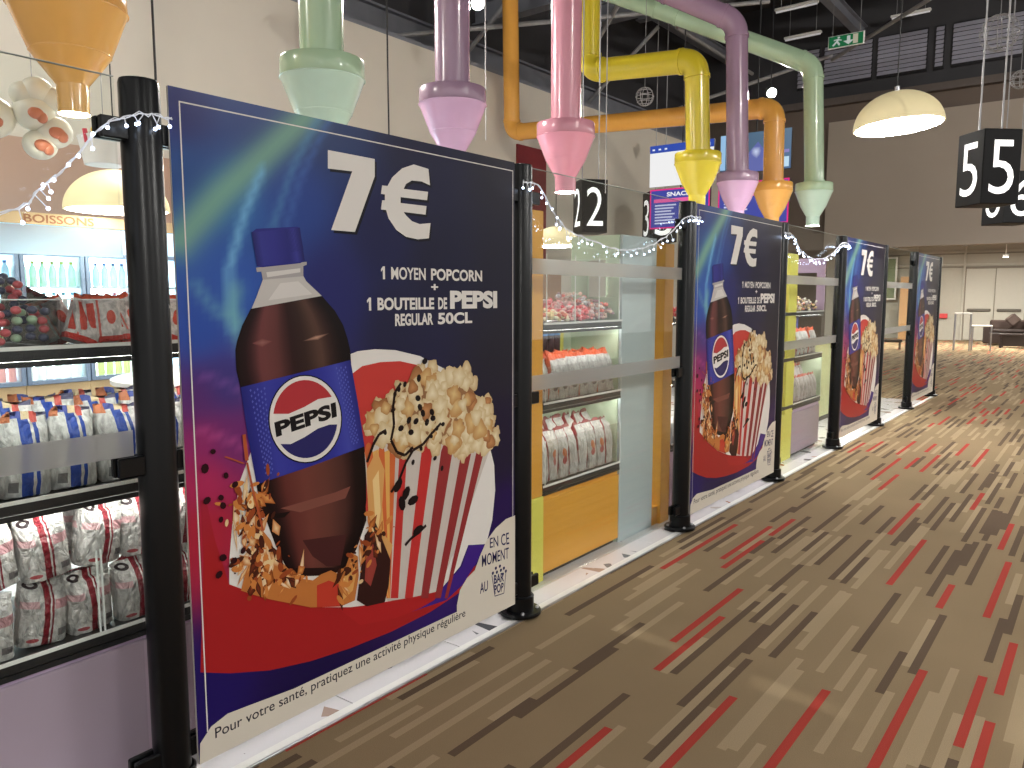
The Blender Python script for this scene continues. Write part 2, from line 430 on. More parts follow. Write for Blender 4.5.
# ceiling and roof steel
struct(G().box(-9, 14, -8, 30, 9.0, 9.1).obj('ceiling', m_dark))
def beam(p0, p1, h, wd, mat=m_beam):
    p0 = Vector(p0); p1 = Vector(p1); d = (p1-p0).normalized(); s = d.cross(Vector((0,0,1))).normalized()*wd/2; u = s.cross(d).normalized()*h/2
    t = G()
    def q(a, b, hh, ww):
        vs = [p + s*ww*i + u*(b0) for p in (p0, p1) for i, b0 in ((-1,a),(1,a),(1,b),(-1,b))]
        t.add(vs, [(0,1,2,3),(7,6,5,4),(0,4,5,1),(1,5,6,2),(2,6,7,3),(3,7,4,0)])
    q(-1,-0.85,0,1); q(0.85,1,0,1); q(-0.85,0.85,0,0.12)
    return struct(t.obj('trim_beam', mat))
for y, z in ((10.4,6.6), (13.5,7.3), (16.5,8.3)): beam((-7.5,y,z), (14,y,z+0.1), 0.4, 0.24)
for x in (-6.6, -3.2, 0.8, 4.6): beam((x,4,7.9), (x,20,7.9), 0.3, 0.18)
beam((-7.3,-8,5.75), (-7.3,20,5.75), 0.5, 0.2)
rod = random.Random(3)
for (a, b) in (((-7.3,8,5.6),(-3.2,13.5,6.8)),((-7.3,13,5.6),(-3.2,9.5,6.8)),((-3.2,9.5,6.7),(0.8,13.5,6.9)),((-7.3,16,5.6),(-3.2,17.5,6.8)),((-5.0,13.5,6.7),(-5.0,17.5,6.7)),((-7.4,9.5,5.3),(-5.4,9.5,6.8)),((-7.4,13.5,5.3),(-5.4,13.5,6.8)),((-3.2,17.5,6.7),(0.8,13.5,6.9))):
    struct(G().cyl(a, b, 0.04, n=8).obj('trim_brace', m_beam_l))
for k in range(16):
    y = 7.0+0.7*k
    struct(G().box(-7.48, -6.5, y, y+0.1, 5.2, 5.32).obj('trim_bracket', m_beam))

# ================================================================ posts
PY = [0.0, 1.737, 3.465, 5.202, 6.929, 8.666, 10.394, 12.131]
PL = ['tall black tubular post between the clear pane and the largest cola poster',
      'tall black tubular post at the right edge of the largest cola poster',
      'black tubular post at the left edge of the second cola poster',
      'black tubular post at the right edge of the second cola poster',
      'black tubular post at the left edge of the third cola poster',
      'black tubular post at the right edge of the third cola poster',
      'black tubular post at the left edge of the smallest, farthest cola poster',
      'last black tubular post at the right edge of the farthest cola poster']
def make_post():
    t = thing('post', PL[0], 'post', (0,0,0.012), 0, 'black posts carrying the poster screen')
    G().lathe([(0.053,0.02),(0.053,2.062),(0.05,2.072),(0.03,2.076)], 40).obj('tube', m_black, t, True)
    fl_ = G().lathe([(0.098,0),(0.1,0.004),(0.1,0.014),(0.096,0.018)], 40).obj('flange', m_black, t, True)
    G().lathe([(0.066,0.018),(0.066,0.085),(0.06,0.09)], 32).obj('collar', m_black, t, True)
    b = G().lathe([(0.009,0.016),(0.009,0.022),(0.006,0.026)], 8).mesh('bolt', m_steel, True)
    for k in range(4):
        a = math.pi/4 + k*math.pi/2; link('bolt', b, fl_, (0.081*math.cos(a), 0.081*math.sin(a), 0.002))
    for s in (-1, 1):
        for z in (1.935, 1.02, 0.135):
            y0, y1 = (0.045, 0.12) if s > 0 else (-0.12, -0.045)
            c = G().box(0.006, 0.024, y0, y1, z-0.03, z+0.027, 0.004).box(-0.028, -0.008, y0, y1, z-0.03, z+0.027, 0.004).obj('clamp', m_black, t)
    return t
p0 = make_post()
for i in range(1, 8): dup(p0, (0, PY[i], 0.012), None, PL[i])

# ================================================================ clear panes with frosted bands
m_pedge = M('polished_glass_edge', (170,176,172), 0.2)
def pane(y0, y1, label):
    t = thing('glass_pane', label, 'glass pane', (0, (y0+y1)/2, 0.08), 0, 'clear panes of the screen')
    h = (y1-y0)/2
    G().box(-0.005, 0.005, -h, h, 0, 2.0).obj('glass', m_glass, t)
    G().box(-0.005, 0.005, -h, h, 2.0, 2.002).obj('polished_edge', m_pedge, t)
    for z in (0.98, 1.525): G().box(0.0055, 0.0065, -h, h, z, z+0.072).obj('frosted_band', m_frost, t)
    return t
pane(-1.66, -0.07, 'clear glass pane with frosted bands left of the nearest black post')
pane(PY[1]+0.07, PY[2]-0.07, 'clear glass pane with frosted bands between the two nearest cola posters')
pane(PY[3]+0.07, PY[4]-0.07, 'clear glass pane with frosted bands between the second and third cola posters')
pane(PY[5]+0.07, PY[6]-0.07, 'clear glass pane with frosted bands before the farthest cola poster')

# ================================================================ cola posters
PG = 0.86
U0, U1, V1 = -0.782, 0.80, 1.99
samples = [((-0.7641,1.9256),(38,42,105)),((-0.5222,1.9755),(42,66,128)),((-0.2172,1.9544),(44,66,120)),((0.2103,1.921),(36,36,72)),((0.7307,1.9074),(38,36,56)),((0.7308,1.5685),(38,37,58)),((0.7309,1.1781),(42,40,56)),((0.731,0.7326),(38,30,62)),((0.7679,0.4511),(46,24,92)),((-0.742,1.7653),(42,78,140)),((-0.7373,1.5422),(52,92,172)),((-0.7168,1.3128),(48,82,168)),((-0.5806,1.3994),(50,90,176)),((-0.6427,1.1448),(62,58,128)),((-0.7167,1.1069),(88,46,112)),((-0.7221,0.9883),(150,44,104)),((-0.633,0.9754),(110,44,110)),((-0.7212,0.8675),(176,42,88)),((-0.7281,0.7164),(172,38,58)),((-0.6021,1.6955),(52,104,172)),((-0.347,1.72),(44,72,150)),((-0.2332,1.4322),(42,44,112)),((0.0006,1.6478),(36,38,88)),((0.3162,1.5531),(34,34,66)),((0.093,1.2864),(40,40,76)),((-0.7342,0.2164),(34,22,92)),((-0.4028,0.1149),(30,18,70)),((0.5545,0.2308),(52,30,120)),((0.4871,0.1613),(60,34,120))]
beams = [([(-0.2896,2.0058),(-0.4556,1.8617),(-0.6346,1.7068),(-0.7665,1.5687)],0.055,(130,178,150),0.85),([(-0.2572,2.0021),(-0.375,1.8111),(-0.4576,1.6172)],0.016,(86,140,190),0.6),([(-0.487,1.7971),(-0.5561,1.6554),(-0.6143,1.4888),(-0.6085,1.3092)],0.016,(120,184,226),0.85),([(-0.2158,1.9998),(-0.3448,1.7834),(-0.4006,1.6336)],0.012,(70,110,180),0.6),([(-0.7233,1.4429),(-0.6659,1.3702),(-0.5832,1.3388)],0.02,(110,170,190),0.5),([(-0.5931,1.4295),(-0.6093,1.3695),(-0.5759,1.2623)],0.03,(120,180,180),0.6),([(-0.7133,1.1806),(-0.6423,1.1539),(-0.5749,1.1171)],0.012,(150,90,170),0.4),([(-0.7303,1.0193),(-0.633,0.9754),(-0.5644,0.9401)],0.012,(200,90,150),0.45)]
def segd(p, a, b):
    vx, vy = b[0]-a[0], b[1]-a[1]; l = vx*vx+vy*vy
    t = max(0, min(1, ((p[0]-a[0])*vx+(p[1]-a[1])*vy)/l))
    return math.hypot(p[0]-a[0]-t*vx, p[1]-a[1]-t*vy)
def bgcol(u, v):
    W = 0; c = [0,0,0]
    for (q, col) in samples:
        w_ = 1/((u-q[0])**2+(v-q[1])**2+0.004)**1.8; W += w_
        for k in range(3): c[k] += w_*col[k]
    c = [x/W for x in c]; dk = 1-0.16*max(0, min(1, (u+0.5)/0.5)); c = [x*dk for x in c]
    for pts, wd, col, s_ in beams:
        d = min(segd((u,v), pts[i], pts[i+1]) for i in range(len(pts)-1))
        f = s_*math.exp(-(d/wd)**2)
        c = [x*(1-f)+y*f for x, y in zip(c, col)]
    return tuple(c)
white = (226,222,217); cream_p = (216,208,194)
def chain(*a): return list(a)
def make_art():
    R = random.Random(11); parts = {}
    # background
    A = Art(); NX, NZ = 70, 88; A.h = 0.0051
    for j in range(NZ+1):
        for i in range(NX+1):
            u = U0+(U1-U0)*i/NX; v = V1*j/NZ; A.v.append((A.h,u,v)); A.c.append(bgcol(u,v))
    for j in range(NZ):
        for i in range(NX):
            a = j*(NX+1)+i; A.f.append((a,a+1,a+NX+2,a+NX+1))
    A.layer()
    P = [(-0.7399,0.8106),(-0.7387,0.6268),(-0.7642,0.2857),(-0.6645,0.2432),(-0.5196,0.1963),(-0.3591,0.1658),(-0.1811,0.1471),(0.0169,0.1382),(0.2383,0.1449),(0.4222,0.1723),(0.5958,0.2734),(0.2987,0.2186),(0.072,0.2435),(-0.1769,0.2998),(-0.3527,0.3564),(-0.5104,0.4343),(-0.6557,0.5279),(-0.6968,0.6779),(-0.7207,0.8066)]
    rc = [(-0.7399,0.8106),(0.5958,0.2734)]
    A.poly(P, [lerp((160,36,58),(164,34,36),min(1,abs(p[1]-rc[0][1])/0.2)) for p in P])
    A.layer()
    # globe: white ring, red field, white wave on the left
    A.poly([(-0.1742,1.2049),(-0.1145,1.2191),(-0.0338,1.222),(0.0658,1.2131),(0.198,1.183),(0.3282,1.1274),(0.4428,1.0449),(0.5448,0.9249),(0.6114,0.795),(0.6526,0.678),(0.6594,0.5649),(0.6381,0.4344),(0.596,0.3365),(0.4755,0.3628),(0.4233,0.2852),(0.2987,0.2186),(0.072,0.2435),(-0.1769,0.2998),(-0.3527,0.3564),(-0.5104,0.4343),(-0.6557,0.5279),(-0.6525,0.6034),(-0.6375,0.7106),(-0.6038,0.8456),(-0.5455,0.9627),(-0.3719,1.0045)], white)
    A.layer()
    A.poly([(-0.1535,1.1369),(-0.0973,1.1647),(-0.0105,1.1734),(0.0907,1.1706),(0.1864,1.149),(0.3103,1.1047),(0.3993,1.0324),(0.3972,0.8261),(0.0824,0.7562),(-0.1119,0.606),(-0.1599,0.9068)], (196,62,56))
    A.layer()
    A.poly([(0.2987,0.2186),(0.436,0.2817),(0.4755,0.3628),(0.596,0.3365),(0.5548,0.2934),(0.5143,0.2599),(0.4353,0.199),(0.3345,0.1649),(0.1252,0.182)], (62,34,128))
    A.layer(); A.poly([(0.0144,0.2617),(0.2987,0.2186),(0.2625,0.1876),(0.1812,0.1802),(0.0442,0.1846),(-0.1317,0.2168),(-0.2229,0.3035)], (172,36,38))
    parts['background_print'] = A
    # thin white border
    B = Art(); B.h = 0.0085; t = 0.004
    l, r_, tp, bt = U0+0.03, U1-0.012, V1-0.036, 0.09
    for q in (rect(l,l+t,bt,tp), rect(r_-t,r_,0.42,tp), rect(l,r_,tp-t,tp)): B.poly(q, white)
    parts['border_line'] = B
    # price with drop shadow
    T = Art(); T.h = 0.0088
    seven = [(-0.2282,1.8951),(-0.019,1.8939),(-0.0204,1.8343),(-0.118,1.6337),(-0.2223,1.6336),(-0.1241,1.8385),(-0.2301,1.8348)]
    euro = [(0.2556,1.894),(0.1769,1.9005),(0.1152,1.8785),(0.0654,1.841),(0.0404,1.807),(0.0145,1.8063),(0.0079,1.7762),(0.0269,1.776),(0.0265,1.7551),(0.0132,1.7539),(0.0067,1.7212),(0.0316,1.7213),(0.0428,1.6931),(0.0811,1.6539),(0.1305,1.6319),(0.193,1.6263),(0.2539,1.6336),(0.2637,1.6918),(0.2042,1.6837),(0.1626,1.6914),(0.132,1.7106),(0.1203,1.7217),(0.237,1.7214),(0.2425,1.7541),(0.105,1.7529),(0.1054,1.7742),(0.2461,1.7762),(0.2521,1.8082),(0.1219,1.8055),(0.1342,1.8246),(0.1653,1.8408),(0.2177,1.8431),(0.2636,1.8337)]
    for p in (seven, euro): T.poly([(u+0.009,v-0.009) for u, v in p], (18,18,30))
    T.layer()
    for p in (seven, euro): T.poly(p, white)
    parts['price_print'] = T
    # wording
    def line(txt, x0, x1, v0, h, bold, gap=1.0, col=white):
        W = Art(); W.h = 0.0091; W.text(txt, [(x0,v0),(x1,v0),(x1,v0+h),(x0,v0+h)], col, bold, gap); parts['offer_wording_%d' % len(parts)] = W
    q = [(0.0014,1.4734),(0.574,1.4715),(0.0026,1.5235),(-0.0687,1.3592),(0.3545,1.3456),(-0.0675,1.4052),(0.3724,1.3493),(0.6747,1.3449),(0.3734,1.4328),(0.0677,1.3057),(0.508,1.2771),(0.0686,1.35),(0.2633,1.4359),(0.3031,1.4362)]
    def fig1(x, v, h):
        F = Art(); F.h = 0.0091; w_ = h*0.42
        F.poly([(x+w_*0.45,v),(x+w_,v),(x+w_,v+h),(x+w_*0.5,v+h),(x,v+h*0.78),(x,v+h*0.58),(x+w_*0.45,v+h*0.74)], white); parts['offer_wording_%d' % len(parts)] = F
    H = 0.046
    fig1(q[0][0], q[0][1], H); line('MOYEN', q[0][0]+0.05, q[0][0]+0.232, q[0][1], H, 0.022); line('POPCORN', q[0][0]+0.262, q[1][0], q[0][1], H, 0.03)
    line('+', q[12][0], q[13][0], q[12][1], 0.024, 0.03)
    fig1(q[3][0], q[3][1]+0.002, H); line('BOUTEILLE', q[3][0]+0.05, q[4][0]-0.075, q[3][1]+0.002, H, 0.036); line('DE', q[4][0]-0.052, q[4][0], q[3][1]+0.002, H, 0.036)
    line('PEPSI', q[6][0], q[7][0], q[3][1]+0.002, 0.074, 0.05)
    line('REGULAR', q[9][0], q[9][0]+0.205, q[9][1]-0.004, H, 0.036); line('50CL', q[9][0]+0.232, q[10][0], q[9][1]-0.004, H, 0.036)
    # bottle
    K = Art(); K.h = 0.0094
    body = [(-0.545,1.3733),(-0.5029,1.393),(-0.4538,1.4243),(-0.2762,1.412),(-0.2555,1.3986),(-0.2138,1.3612),(-0.18,1.3126),(-0.1613,1.2634),(-0.1511,1.2246),(-0.1449,1.1186),(-0.1257,0.974),(-0.0955,0.8683),(-0.0902,0.7977),(-0.0957,0.6768),(-0.0928,0.6017),(-0.143,0.506),(-0.2005,0.4477),(-0.2636,0.4438),(-0.3902,0.4767),(-0.4414,0.512),(-0.4846,0.6081),(-0.512,0.6878),(-0.5401,0.7691),(-0.544,0.8183),(-0.5617,0.9175),(-0.5785,1.0302),(-0.5917,1.1342),(-0.6034,1.1874),(-0.6042,1.2484),(-0.5961,1.2785),(-0.5769,1.3235)]
    K.poly(body, (34,17,17)); K.layer()
    cola = [(0,(24,12,13)),(0.09,(40,20,22)),(0.2,(112,62,62)),(0.34,(96,54,52)),(0.47,(44,24,24)),(0.58,(52,34,30)),(0.72,(88,62,52)),(0.82,(48,30,28)),(0.93,(20,11,12)),(1,(18,10,11))]
    K.strip([(-0.545,1.3733),(-0.5769,1.3235),(-0.5961,1.2785),(-0.6042,1.2484),(-0.6034,1.1874),(-0.5917,1.1342)], [(-0.2678,1.412),(-0.2138,1.3612),(-0.18,1.3126),(-0.1613,1.2634),(-0.1511,1.2246),(-0.1521,1.1861)], cola); K.layer()
    cola2 = [(0,(22,11,12)),(0.1,(30,15,16)),(0.22,(92,44,40)),(0.4,(112,60,52)),(0.6,(98,56,48)),(0.78,(72,42,38)),(0.88,(30,16,16)),(1,(18,10,11))]
    K.strip([(-0.5475,0.8222),(-0.5401,0.7691),(-0.512,0.6878),(-0.4846,0.6081),(-0.4411,0.5188)], [(-0.0953,0.8755),(-0.0902,0.7977),(-0.0909,0.6758),(-0.1128,0.5691),(-0.2003,0.4549)], cola2); K.layer()
    K.poly([(-0.4921,0.7129),(-0.4224,0.7075),(-0.4466,0.6927),(-0.4775,0.6964)], (22,12,12)); K.poly([(-0.3778,0.5981),(-0.1877,0.5724),(-0.2181,0.4672),(-0.28,0.4808),(-0.3384,0.5322)], (70,34,34))
    K.poly([(-0.4609,0.726),(-0.2326,0.7337),(-0.1645,0.7419),(-0.1886,0.7033),(-0.3826,0.6954)], (124,74,64)); K.layer()
    for p, cc, ce in (([(-0.544,1.267),(-0.5073,1.281),(-0.4709,1.27),(-0.5085,1.2528)], (150,100,94), (112,62,62)), ([(-0.3548,1.2649),(-0.3012,1.2826),(-0.242,1.2872),(-0.2892,1.2654)], (190,146,124), (66,44,40))):
        K.fan((sum(q[0] for q in p)/len(p), sum(q[1] for q in p)/len(p)), p, cc, ce)
    K.layer()
    K.poly([(-0.4984,1.4627),(-0.3439,1.4787),(-0.332,1.4608),(-0.2698,1.413),(-0.5425,1.3736),(-0.524,1.4085)], (196,192,188)); K.layer()
    K.poly([(-0.4807,1.3992),(-0.4339,1.4528),(-0.364,1.4603),(-0.3091,1.4185)], (214,210,206)); K.poly([(-0.5214,1.4993),(-0.3283,1.5242),(-0.3286,1.5145),(-0.3424,1.5092),(-0.3435,1.4768),(-0.4984,1.4627),(-0.5028,1.4879),(-0.5187,1.4859)], (170,166,166)); K.layer()
    K.poly([(-0.4847,1.4862),(-0.3546,1.5024),(-0.355,1.4895),(-0.4816,1.4707)], (214,210,206)); K.poly([(-0.5331,1.6055),(-0.5156,1.6179),(-0.3618,1.6347),(-0.3517,1.6322),(-0.3358,1.5272),(-0.354,1.5185),(-0.4987,1.5012),(-0.518,1.5037)], (44,44,128)); K.layer()
    K.strip([(-0.533,1.6061),(-0.518,1.5037)], [(-0.3517,1.6322),(-0.3358,1.5256)], [(0,(36,36,104)),(0.15,(54,56,140)),(0.4,(50,50,136)),(0.7,(42,42,120)),(0.85,(58,60,146)),(1,(32,32,96))])
    for i in range(11):
        a = i/10; p = [(-0.4086,1.6236),(-0.3541,1.6305),(-0.3881,1.5522),(-0.3406,1.5608)]
        x0 = lerp(p[0],p[1],a); x1 = lerp(p[2],p[3],a); K.poly([(x0[0],x0[1]),(x0[0]+0.0015,x0[1]),(x1[0]+0.0015,x1[1]),(x1[0],x1[1])], (38,38,110))
    K.layer()
    K.poly([(-0.5917,1.1342),(-0.4063,1.155),(-0.152,1.1903),(-0.1238,1.0455),(-0.0953,0.8755),(-0.3364,0.8437),(-0.5475,0.8222),(-0.5734,0.9825)], (46,48,146)); K.layer()
    K.strip([(-0.5917,1.1342),(-0.5734,0.9825),(-0.5475,0.8222)], [(-0.152,1.1896),(-0.1238,1.0455),(-0.0953,0.8755)], [(0,(36,38,118)),(0.2,(58,62,158)),(0.45,(44,46,142)),(0.7,(48,52,148)),(0.85,(66,72,166)),(1,(38,40,118))], 8); K.layer()
    for i in range(16):
        for j in range(5):
            for q4, n in (([(-0.557,1.1217),(-0.5062,1.1233),(-0.51,0.8346),(-0.4871,0.8435)], 0), ([(-0.2153,1.166),(-0.1753,1.1666),(-0.1514,0.884),(-0.1234,0.887)], 1)):
                a = lerp(lerp(q4[0],q4[1],j/4), lerp(q4[2],q4[3],j/4), (i+(0.5 if j%2 else 0))/16)
                K.poly([(a[0]-0.0035,a[1]),(a[0],a[1]-0.005),(a[0]+0.0035,a[1]),(a[0],a[1]+0.005)], (88,96,184))
    K.layer()
    cx, cy, rx, ry = 304.5, 418.7, 35.8, 43.0
    ELL = [[(-0.1962,0.9873),(-0.1989,0.9632),(-0.2056,0.9403),(-0.2161,0.9191),(-0.2301,0.9003),(-0.2471,0.8844),(-0.2667,0.8717),(-0.2883,0.8625),(-0.3112,0.8571),(-0.3349,0.8555),(-0.3586,0.8577),(-0.382,0.8634),(-0.4043,0.8726),(-0.425,0.8849),(-0.4438,0.9),(-0.4602,0.9174),(-0.4739,0.9368),(-0.4845,0.9577),(-0.4921,0.9795),(-0.4963,1.0019),(-0.4971,1.0243),(-0.4945,1.0462),(-0.4887,1.0673),(-0.4796,1.0869),(-0.4675,1.1048),(-0.4526,1.1204),(-0.4352,1.1335),(-0.4157,1.1437),(-0.3944,1.1507),(-0.3718,1.1542),(-0.3485,1.1542),(-0.325,1.1506),(-0.3018,1.1433),(-0.2796,1.1325),(-0.259,1.1184),(-0.2405,1.1012),(-0.2247,1.0815),(-0.212,1.0596),(-0.2028,1.0362),(-0.1975,1.0118)],[(-0.2015,0.988),(-0.2042,0.9646),(-0.2106,0.9424),(-0.2208,0.9219),(-0.2343,0.9036),(-0.2507,0.8882),(-0.2696,0.8758),(-0.2904,0.867),(-0.3126,0.8617),(-0.3355,0.8601),(-0.3585,0.8621),(-0.3811,0.8677),(-0.4027,0.8766),(-0.4228,0.8885),(-0.441,0.9031),(-0.4568,0.92),(-0.4701,0.9388),(-0.4805,0.959),(-0.4877,0.9802),(-0.4918,1.002),(-0.4926,1.0237),(-0.4902,1.0451),(-0.4845,1.0655),(-0.4757,1.0846),(-0.4639,1.1019),(-0.4495,1.1171),(-0.4326,1.1298),(-0.4137,1.1397),(-0.3931,1.1464),(-0.3712,1.1499),(-0.3487,1.1498),(-0.3259,1.1463),(-0.3035,1.1392),(-0.2821,1.1287),(-0.2621,1.115),(-0.2443,1.0983),(-0.229,1.0792),(-0.2167,1.058),(-0.2079,1.0353),(-0.2028,1.0117)],[(-0.419,1.0319),(-0.3562,1.0474),(-0.2991,1.0676),(-0.2401,1.0697),(-0.252,1.0857),(-0.2657,1.0999),(-0.2812,1.1121),(-0.2979,1.1221),(-0.3156,1.1296),(-0.3338,1.1345),(-0.3522,1.1369),(-0.3704,1.1367),(-0.3882,1.134),(-0.405,1.1288),(-0.4207,1.1212),(-0.435,1.1115),(-0.4475,1.0999),(-0.4582,1.0866),(-0.4669,1.0717),(-0.4733,1.0557),(-0.4775,1.0388)],[(-0.4149,0.9313),(-0.3596,0.9462),(-0.3023,0.9681),(-0.252,0.975),(-0.2194,0.9713),(-0.2238,0.9536),(-0.2308,0.9371),(-0.2401,0.9219),(-0.2516,0.9085),(-0.2649,0.8969),(-0.2797,0.8876),(-0.2959,0.8806),(-0.313,0.876),(-0.3307,0.8739),(-0.3486,0.8743),(-0.3664,0.8771),(-0.3838,0.8823),(-0.4004,0.8897),(-0.4161,0.8992),(-0.4304,0.9105),(-0.4432,0.9235),(-0.4543,0.9378)]]
    for e, col in zip(ELL[:2], ((24,22,34), white)): K.poly(e, col); K.layer()
    K.poly(ELL[2], (178,54,60)); K.poly(ELL[3], (42,40,98)); K.layer()
    K.text('PEPSI', [(-0.4694,0.9614),(-0.2194,0.9982),(-0.224,1.0507),(-0.4758,1.011)], (20,18,22), 0.05, 1.02)
    parts['bottle_print'] = K
    # bucket
    D = Art(); D.h = 0.0122
    D.poly([(-0.0959,0.8537),(-0.0172,0.8861),(0.0845,0.8637),(0.6292,0.766),(0.5702,0.6703),(0.4374,0.4373),(0.2867,0.218),(0.1374,0.2392),(0.0041,0.265),(-0.0378,0.4365),(-0.0822,0.6367)], (200,190,182)); D.layer()
    tops = [(-0.0956,0.8646),(-0.0572,0.8587),(-0.0279,0.8542),(0.0019,0.8496),(0.0272,0.8457),(0.0579,0.8409),(0.0787,0.8377),(0.1184,0.8316),(0.1975,0.8194),(0.2598,0.8098),(0.3093,0.8021),(0.3784,0.7915),(0.4342,0.7829),(0.498,0.773),(0.5307,0.768),(0.5807,0.7603)]
    bots = [(-0.0008,0.2783),(0.0043,0.2767),(0.0095,0.2751),(0.0121,0.2743),(0.0146,0.2735),(0.0172,0.2727),(0.0198,0.2719),(0.059,0.2596),(0.0937,0.2488),(0.1373,0.2351),(0.1819,0.2212),(0.2247,0.2078),(0.2626,0.196),(0.2983,0.1848),(0.3224,0.1773),(0.3407,0.1715)]
    for i in range(0, 16, 2):
        a, b, c_, d = tops[i], tops[i+1], bots[i], bots[i+1]
        col = (206,104,58) if i < 6 else ((190,52,50) if i < 10 else (146,50,52))
        top = [(a[0],a[1]-0.01), (a[0]+(b[0]-a[0])*0.2,a[1]+0.015), ((a[0]+b[0])/2,a[1]+0.022), (a[0]+(b[0]-a[0])*0.8,a[1]+0.015), (b[0],b[1]-0.01)]
        D.poly(top+[d, c_], col)
        if i < 4: D.poly([(b[0],b[1]-0.01), (tops[i+2][0],a[1]-0.01), bots[i+2], d], (222,170,92))
    D.layer()
    D.poly([(-0.0881,0.7863),(-0.0378,0.852),(0.0002,0.7707),(-0.0251,0.5481),(0.0346,0.4754),(0.0017,0.3869),(-0.0576,0.4419),(-0.0831,0.5995)], (214,160,96))
    D.layer(); D.poly([(-0.0601,0.7441),(-0.0297,0.776),(-0.0233,0.6238),(-0.0459,0.515)], (232,200,140))
    D.poly([(-0.1038,0.5482),(-0.0539,0.5928),(-0.0063,0.4859),(0.023,0.42),(0.0106,0.3258),(-0.0113,0.266),(-0.101,0.2791),(-0.1481,0.3168),(-0.1263,0.423)], (52,26,24)); D.layer()
    D.poly([(-0.0952,0.5086),(-0.0656,0.52),(-0.0482,0.4202),(-0.0797,0.3489),(-0.1081,0.3801)], (150,62,54))
    parts['bucket_print'] = D
    # popcorn
    O = Art(); O.h = 0.0140
    outl = [(-0.0746,0.9384),(-0.0593,0.973),(-0.015,0.9825),(-0.0288,1.0246),(0.0416,1.0396),(0.0835,1.0732),(0.1581,1.0857),(0.2026,1.1285),(0.2645,1.1358),(0.3397,1.0984),(0.3999,1.0937),(0.4686,1.1174),(0.4873,1.0702),(0.5129,1.0513),(0.5189,0.9746),(0.5582,0.9577),(0.6053,0.9699),(0.6187,0.9251),(0.6323,0.8798),(0.6669,0.8269),(0.6529,0.789),(0.6045,0.7698),(0.4916,0.7826),(0.4403,0.7566),(0.403,0.7877),(0.3365,0.8349),(0.2771,0.8071),(0.1922,0.836),(0.1101,0.8174),(0.0579,0.8409),(-0.0172,0.8861)]
    def inside(p):
        r = False; n = len(outl)
        for i in range(n):
            a, b = outl[i], outl[(i+1)%n]
            if (a[1] > p[1]) != (b[1] > p[1]) and p[0] < (b[0]-a[0])*(p[1]-a[1])/(b[1]-a[1])+a[0]: r = not r
        return r
    O.poly(outl, (150,108,74)); O.layer(0.0001)
    def blob(u, v, r, c0, c1):
        n = 14; ph = R.random()*6; lob = R.choice((3,4,5)); am = 0.12+0.16*R.random()
        O.fan((u,v), [(u+r*(1+am*math.sin(lob*t+ph))*math.cos(t), v+r*(1+am*math.sin(lob*t+ph))*math.sin(t)) for t in [2*math.pi*k/n for k in range(n)]], c0, c1)
    us = [p[0] for p in outl]; vs_ = [p[1] for p in outl]; cnt = 0
    for p in outl + outl[::2]:
        blob(p[0], p[1], 0.022+0.01*R.random(), (226,210,172), (196,168,124))
    O.layer(0.0001)
    while cnt < 120:
        u = R.uniform(min(us), max(us)); v = R.uniform(min(vs_), max(vs_))
        if not inside((u,v)): continue
        cnt += 1; k = R.random()
        c0, c1 = (((234,222,190),(206,182,138)) if k < 0.66 else ((222,192,136),(186,138,84)) if k < 0.9 else ((196,140,90),(150,98,60)))
        blob(u, v, R.uniform(0.02,0.046), c0, c1)
        if cnt % 12 == 0: O.layer(0.00004)
    parts['popcorn_print'] = O
    # splash
    S = Art(); S.h = 0.0152
    def drop(p, r, col, st=1.0):
        ph = R.random()*6
        S.poly([(p[0]+r*st*math.cos(t)*math.cos(ph)-r*math.sin(t)*math.sin(ph), p[1]+r*st*math.cos(t)*math.sin(ph)+r*math.sin(t)*math.cos(ph)) for t in [2*math.pi*k/8 for k in range(8)]], col)
    S.poly([(-0.6184,0.4974),(-0.594,0.5681),(-0.5489,0.6016),(-0.5314,0.6693),(-0.5029,0.6294),(-0.4822,0.5706),(-0.4411,0.5188),(-0.4216,0.5064),(-0.3904,0.4698),(-0.3412,0.4485),(-0.3067,0.4597),(-0.263,0.4617),(-0.2369,0.4434),(-0.1956,0.4573),(-0.1712,0.5022),(-0.139,0.4789),(-0.1362,0.4071),(-0.1575,0.3198),(-0.2225,0.3181),(-0.3527,0.3564),(-0.5104,0.4343),(-0.5762,0.4714)], (190,116,58)); S.layer(0.0001)
    S.poly([(-0.55,0.5756),(-0.5185,0.6168),(-0.4903,0.5594),(-0.508,0.4974),(-0.5386,0.4864)], (226,200,160)); S.poly([(-0.325,0.4259),(-0.2729,0.4284),(-0.2291,0.401),(-0.2225,0.3181),(-0.3275,0.3483)], (188,60,44)); S.poly([(-0.2107,0.4102),(-0.1723,0.4656),(-0.1451,0.4284),(-0.1658,0.3598),(-0.2128,0.3372)], (216,160,90))
    S.layer(0.0001)
    base = [(-0.5944,0.7325),(-0.5718,0.7596),(-0.542,0.7759),(-0.5678,0.6781),(-0.5553,0.6262),(-0.513,0.5655),(-0.431,0.4679),(-0.1976,0.3879),(-0.1153,0.4763),(-0.0351,0.5505),(-0.5939,0.5713),(-0.5379,0.5061),(-0.1731,0.4363)]
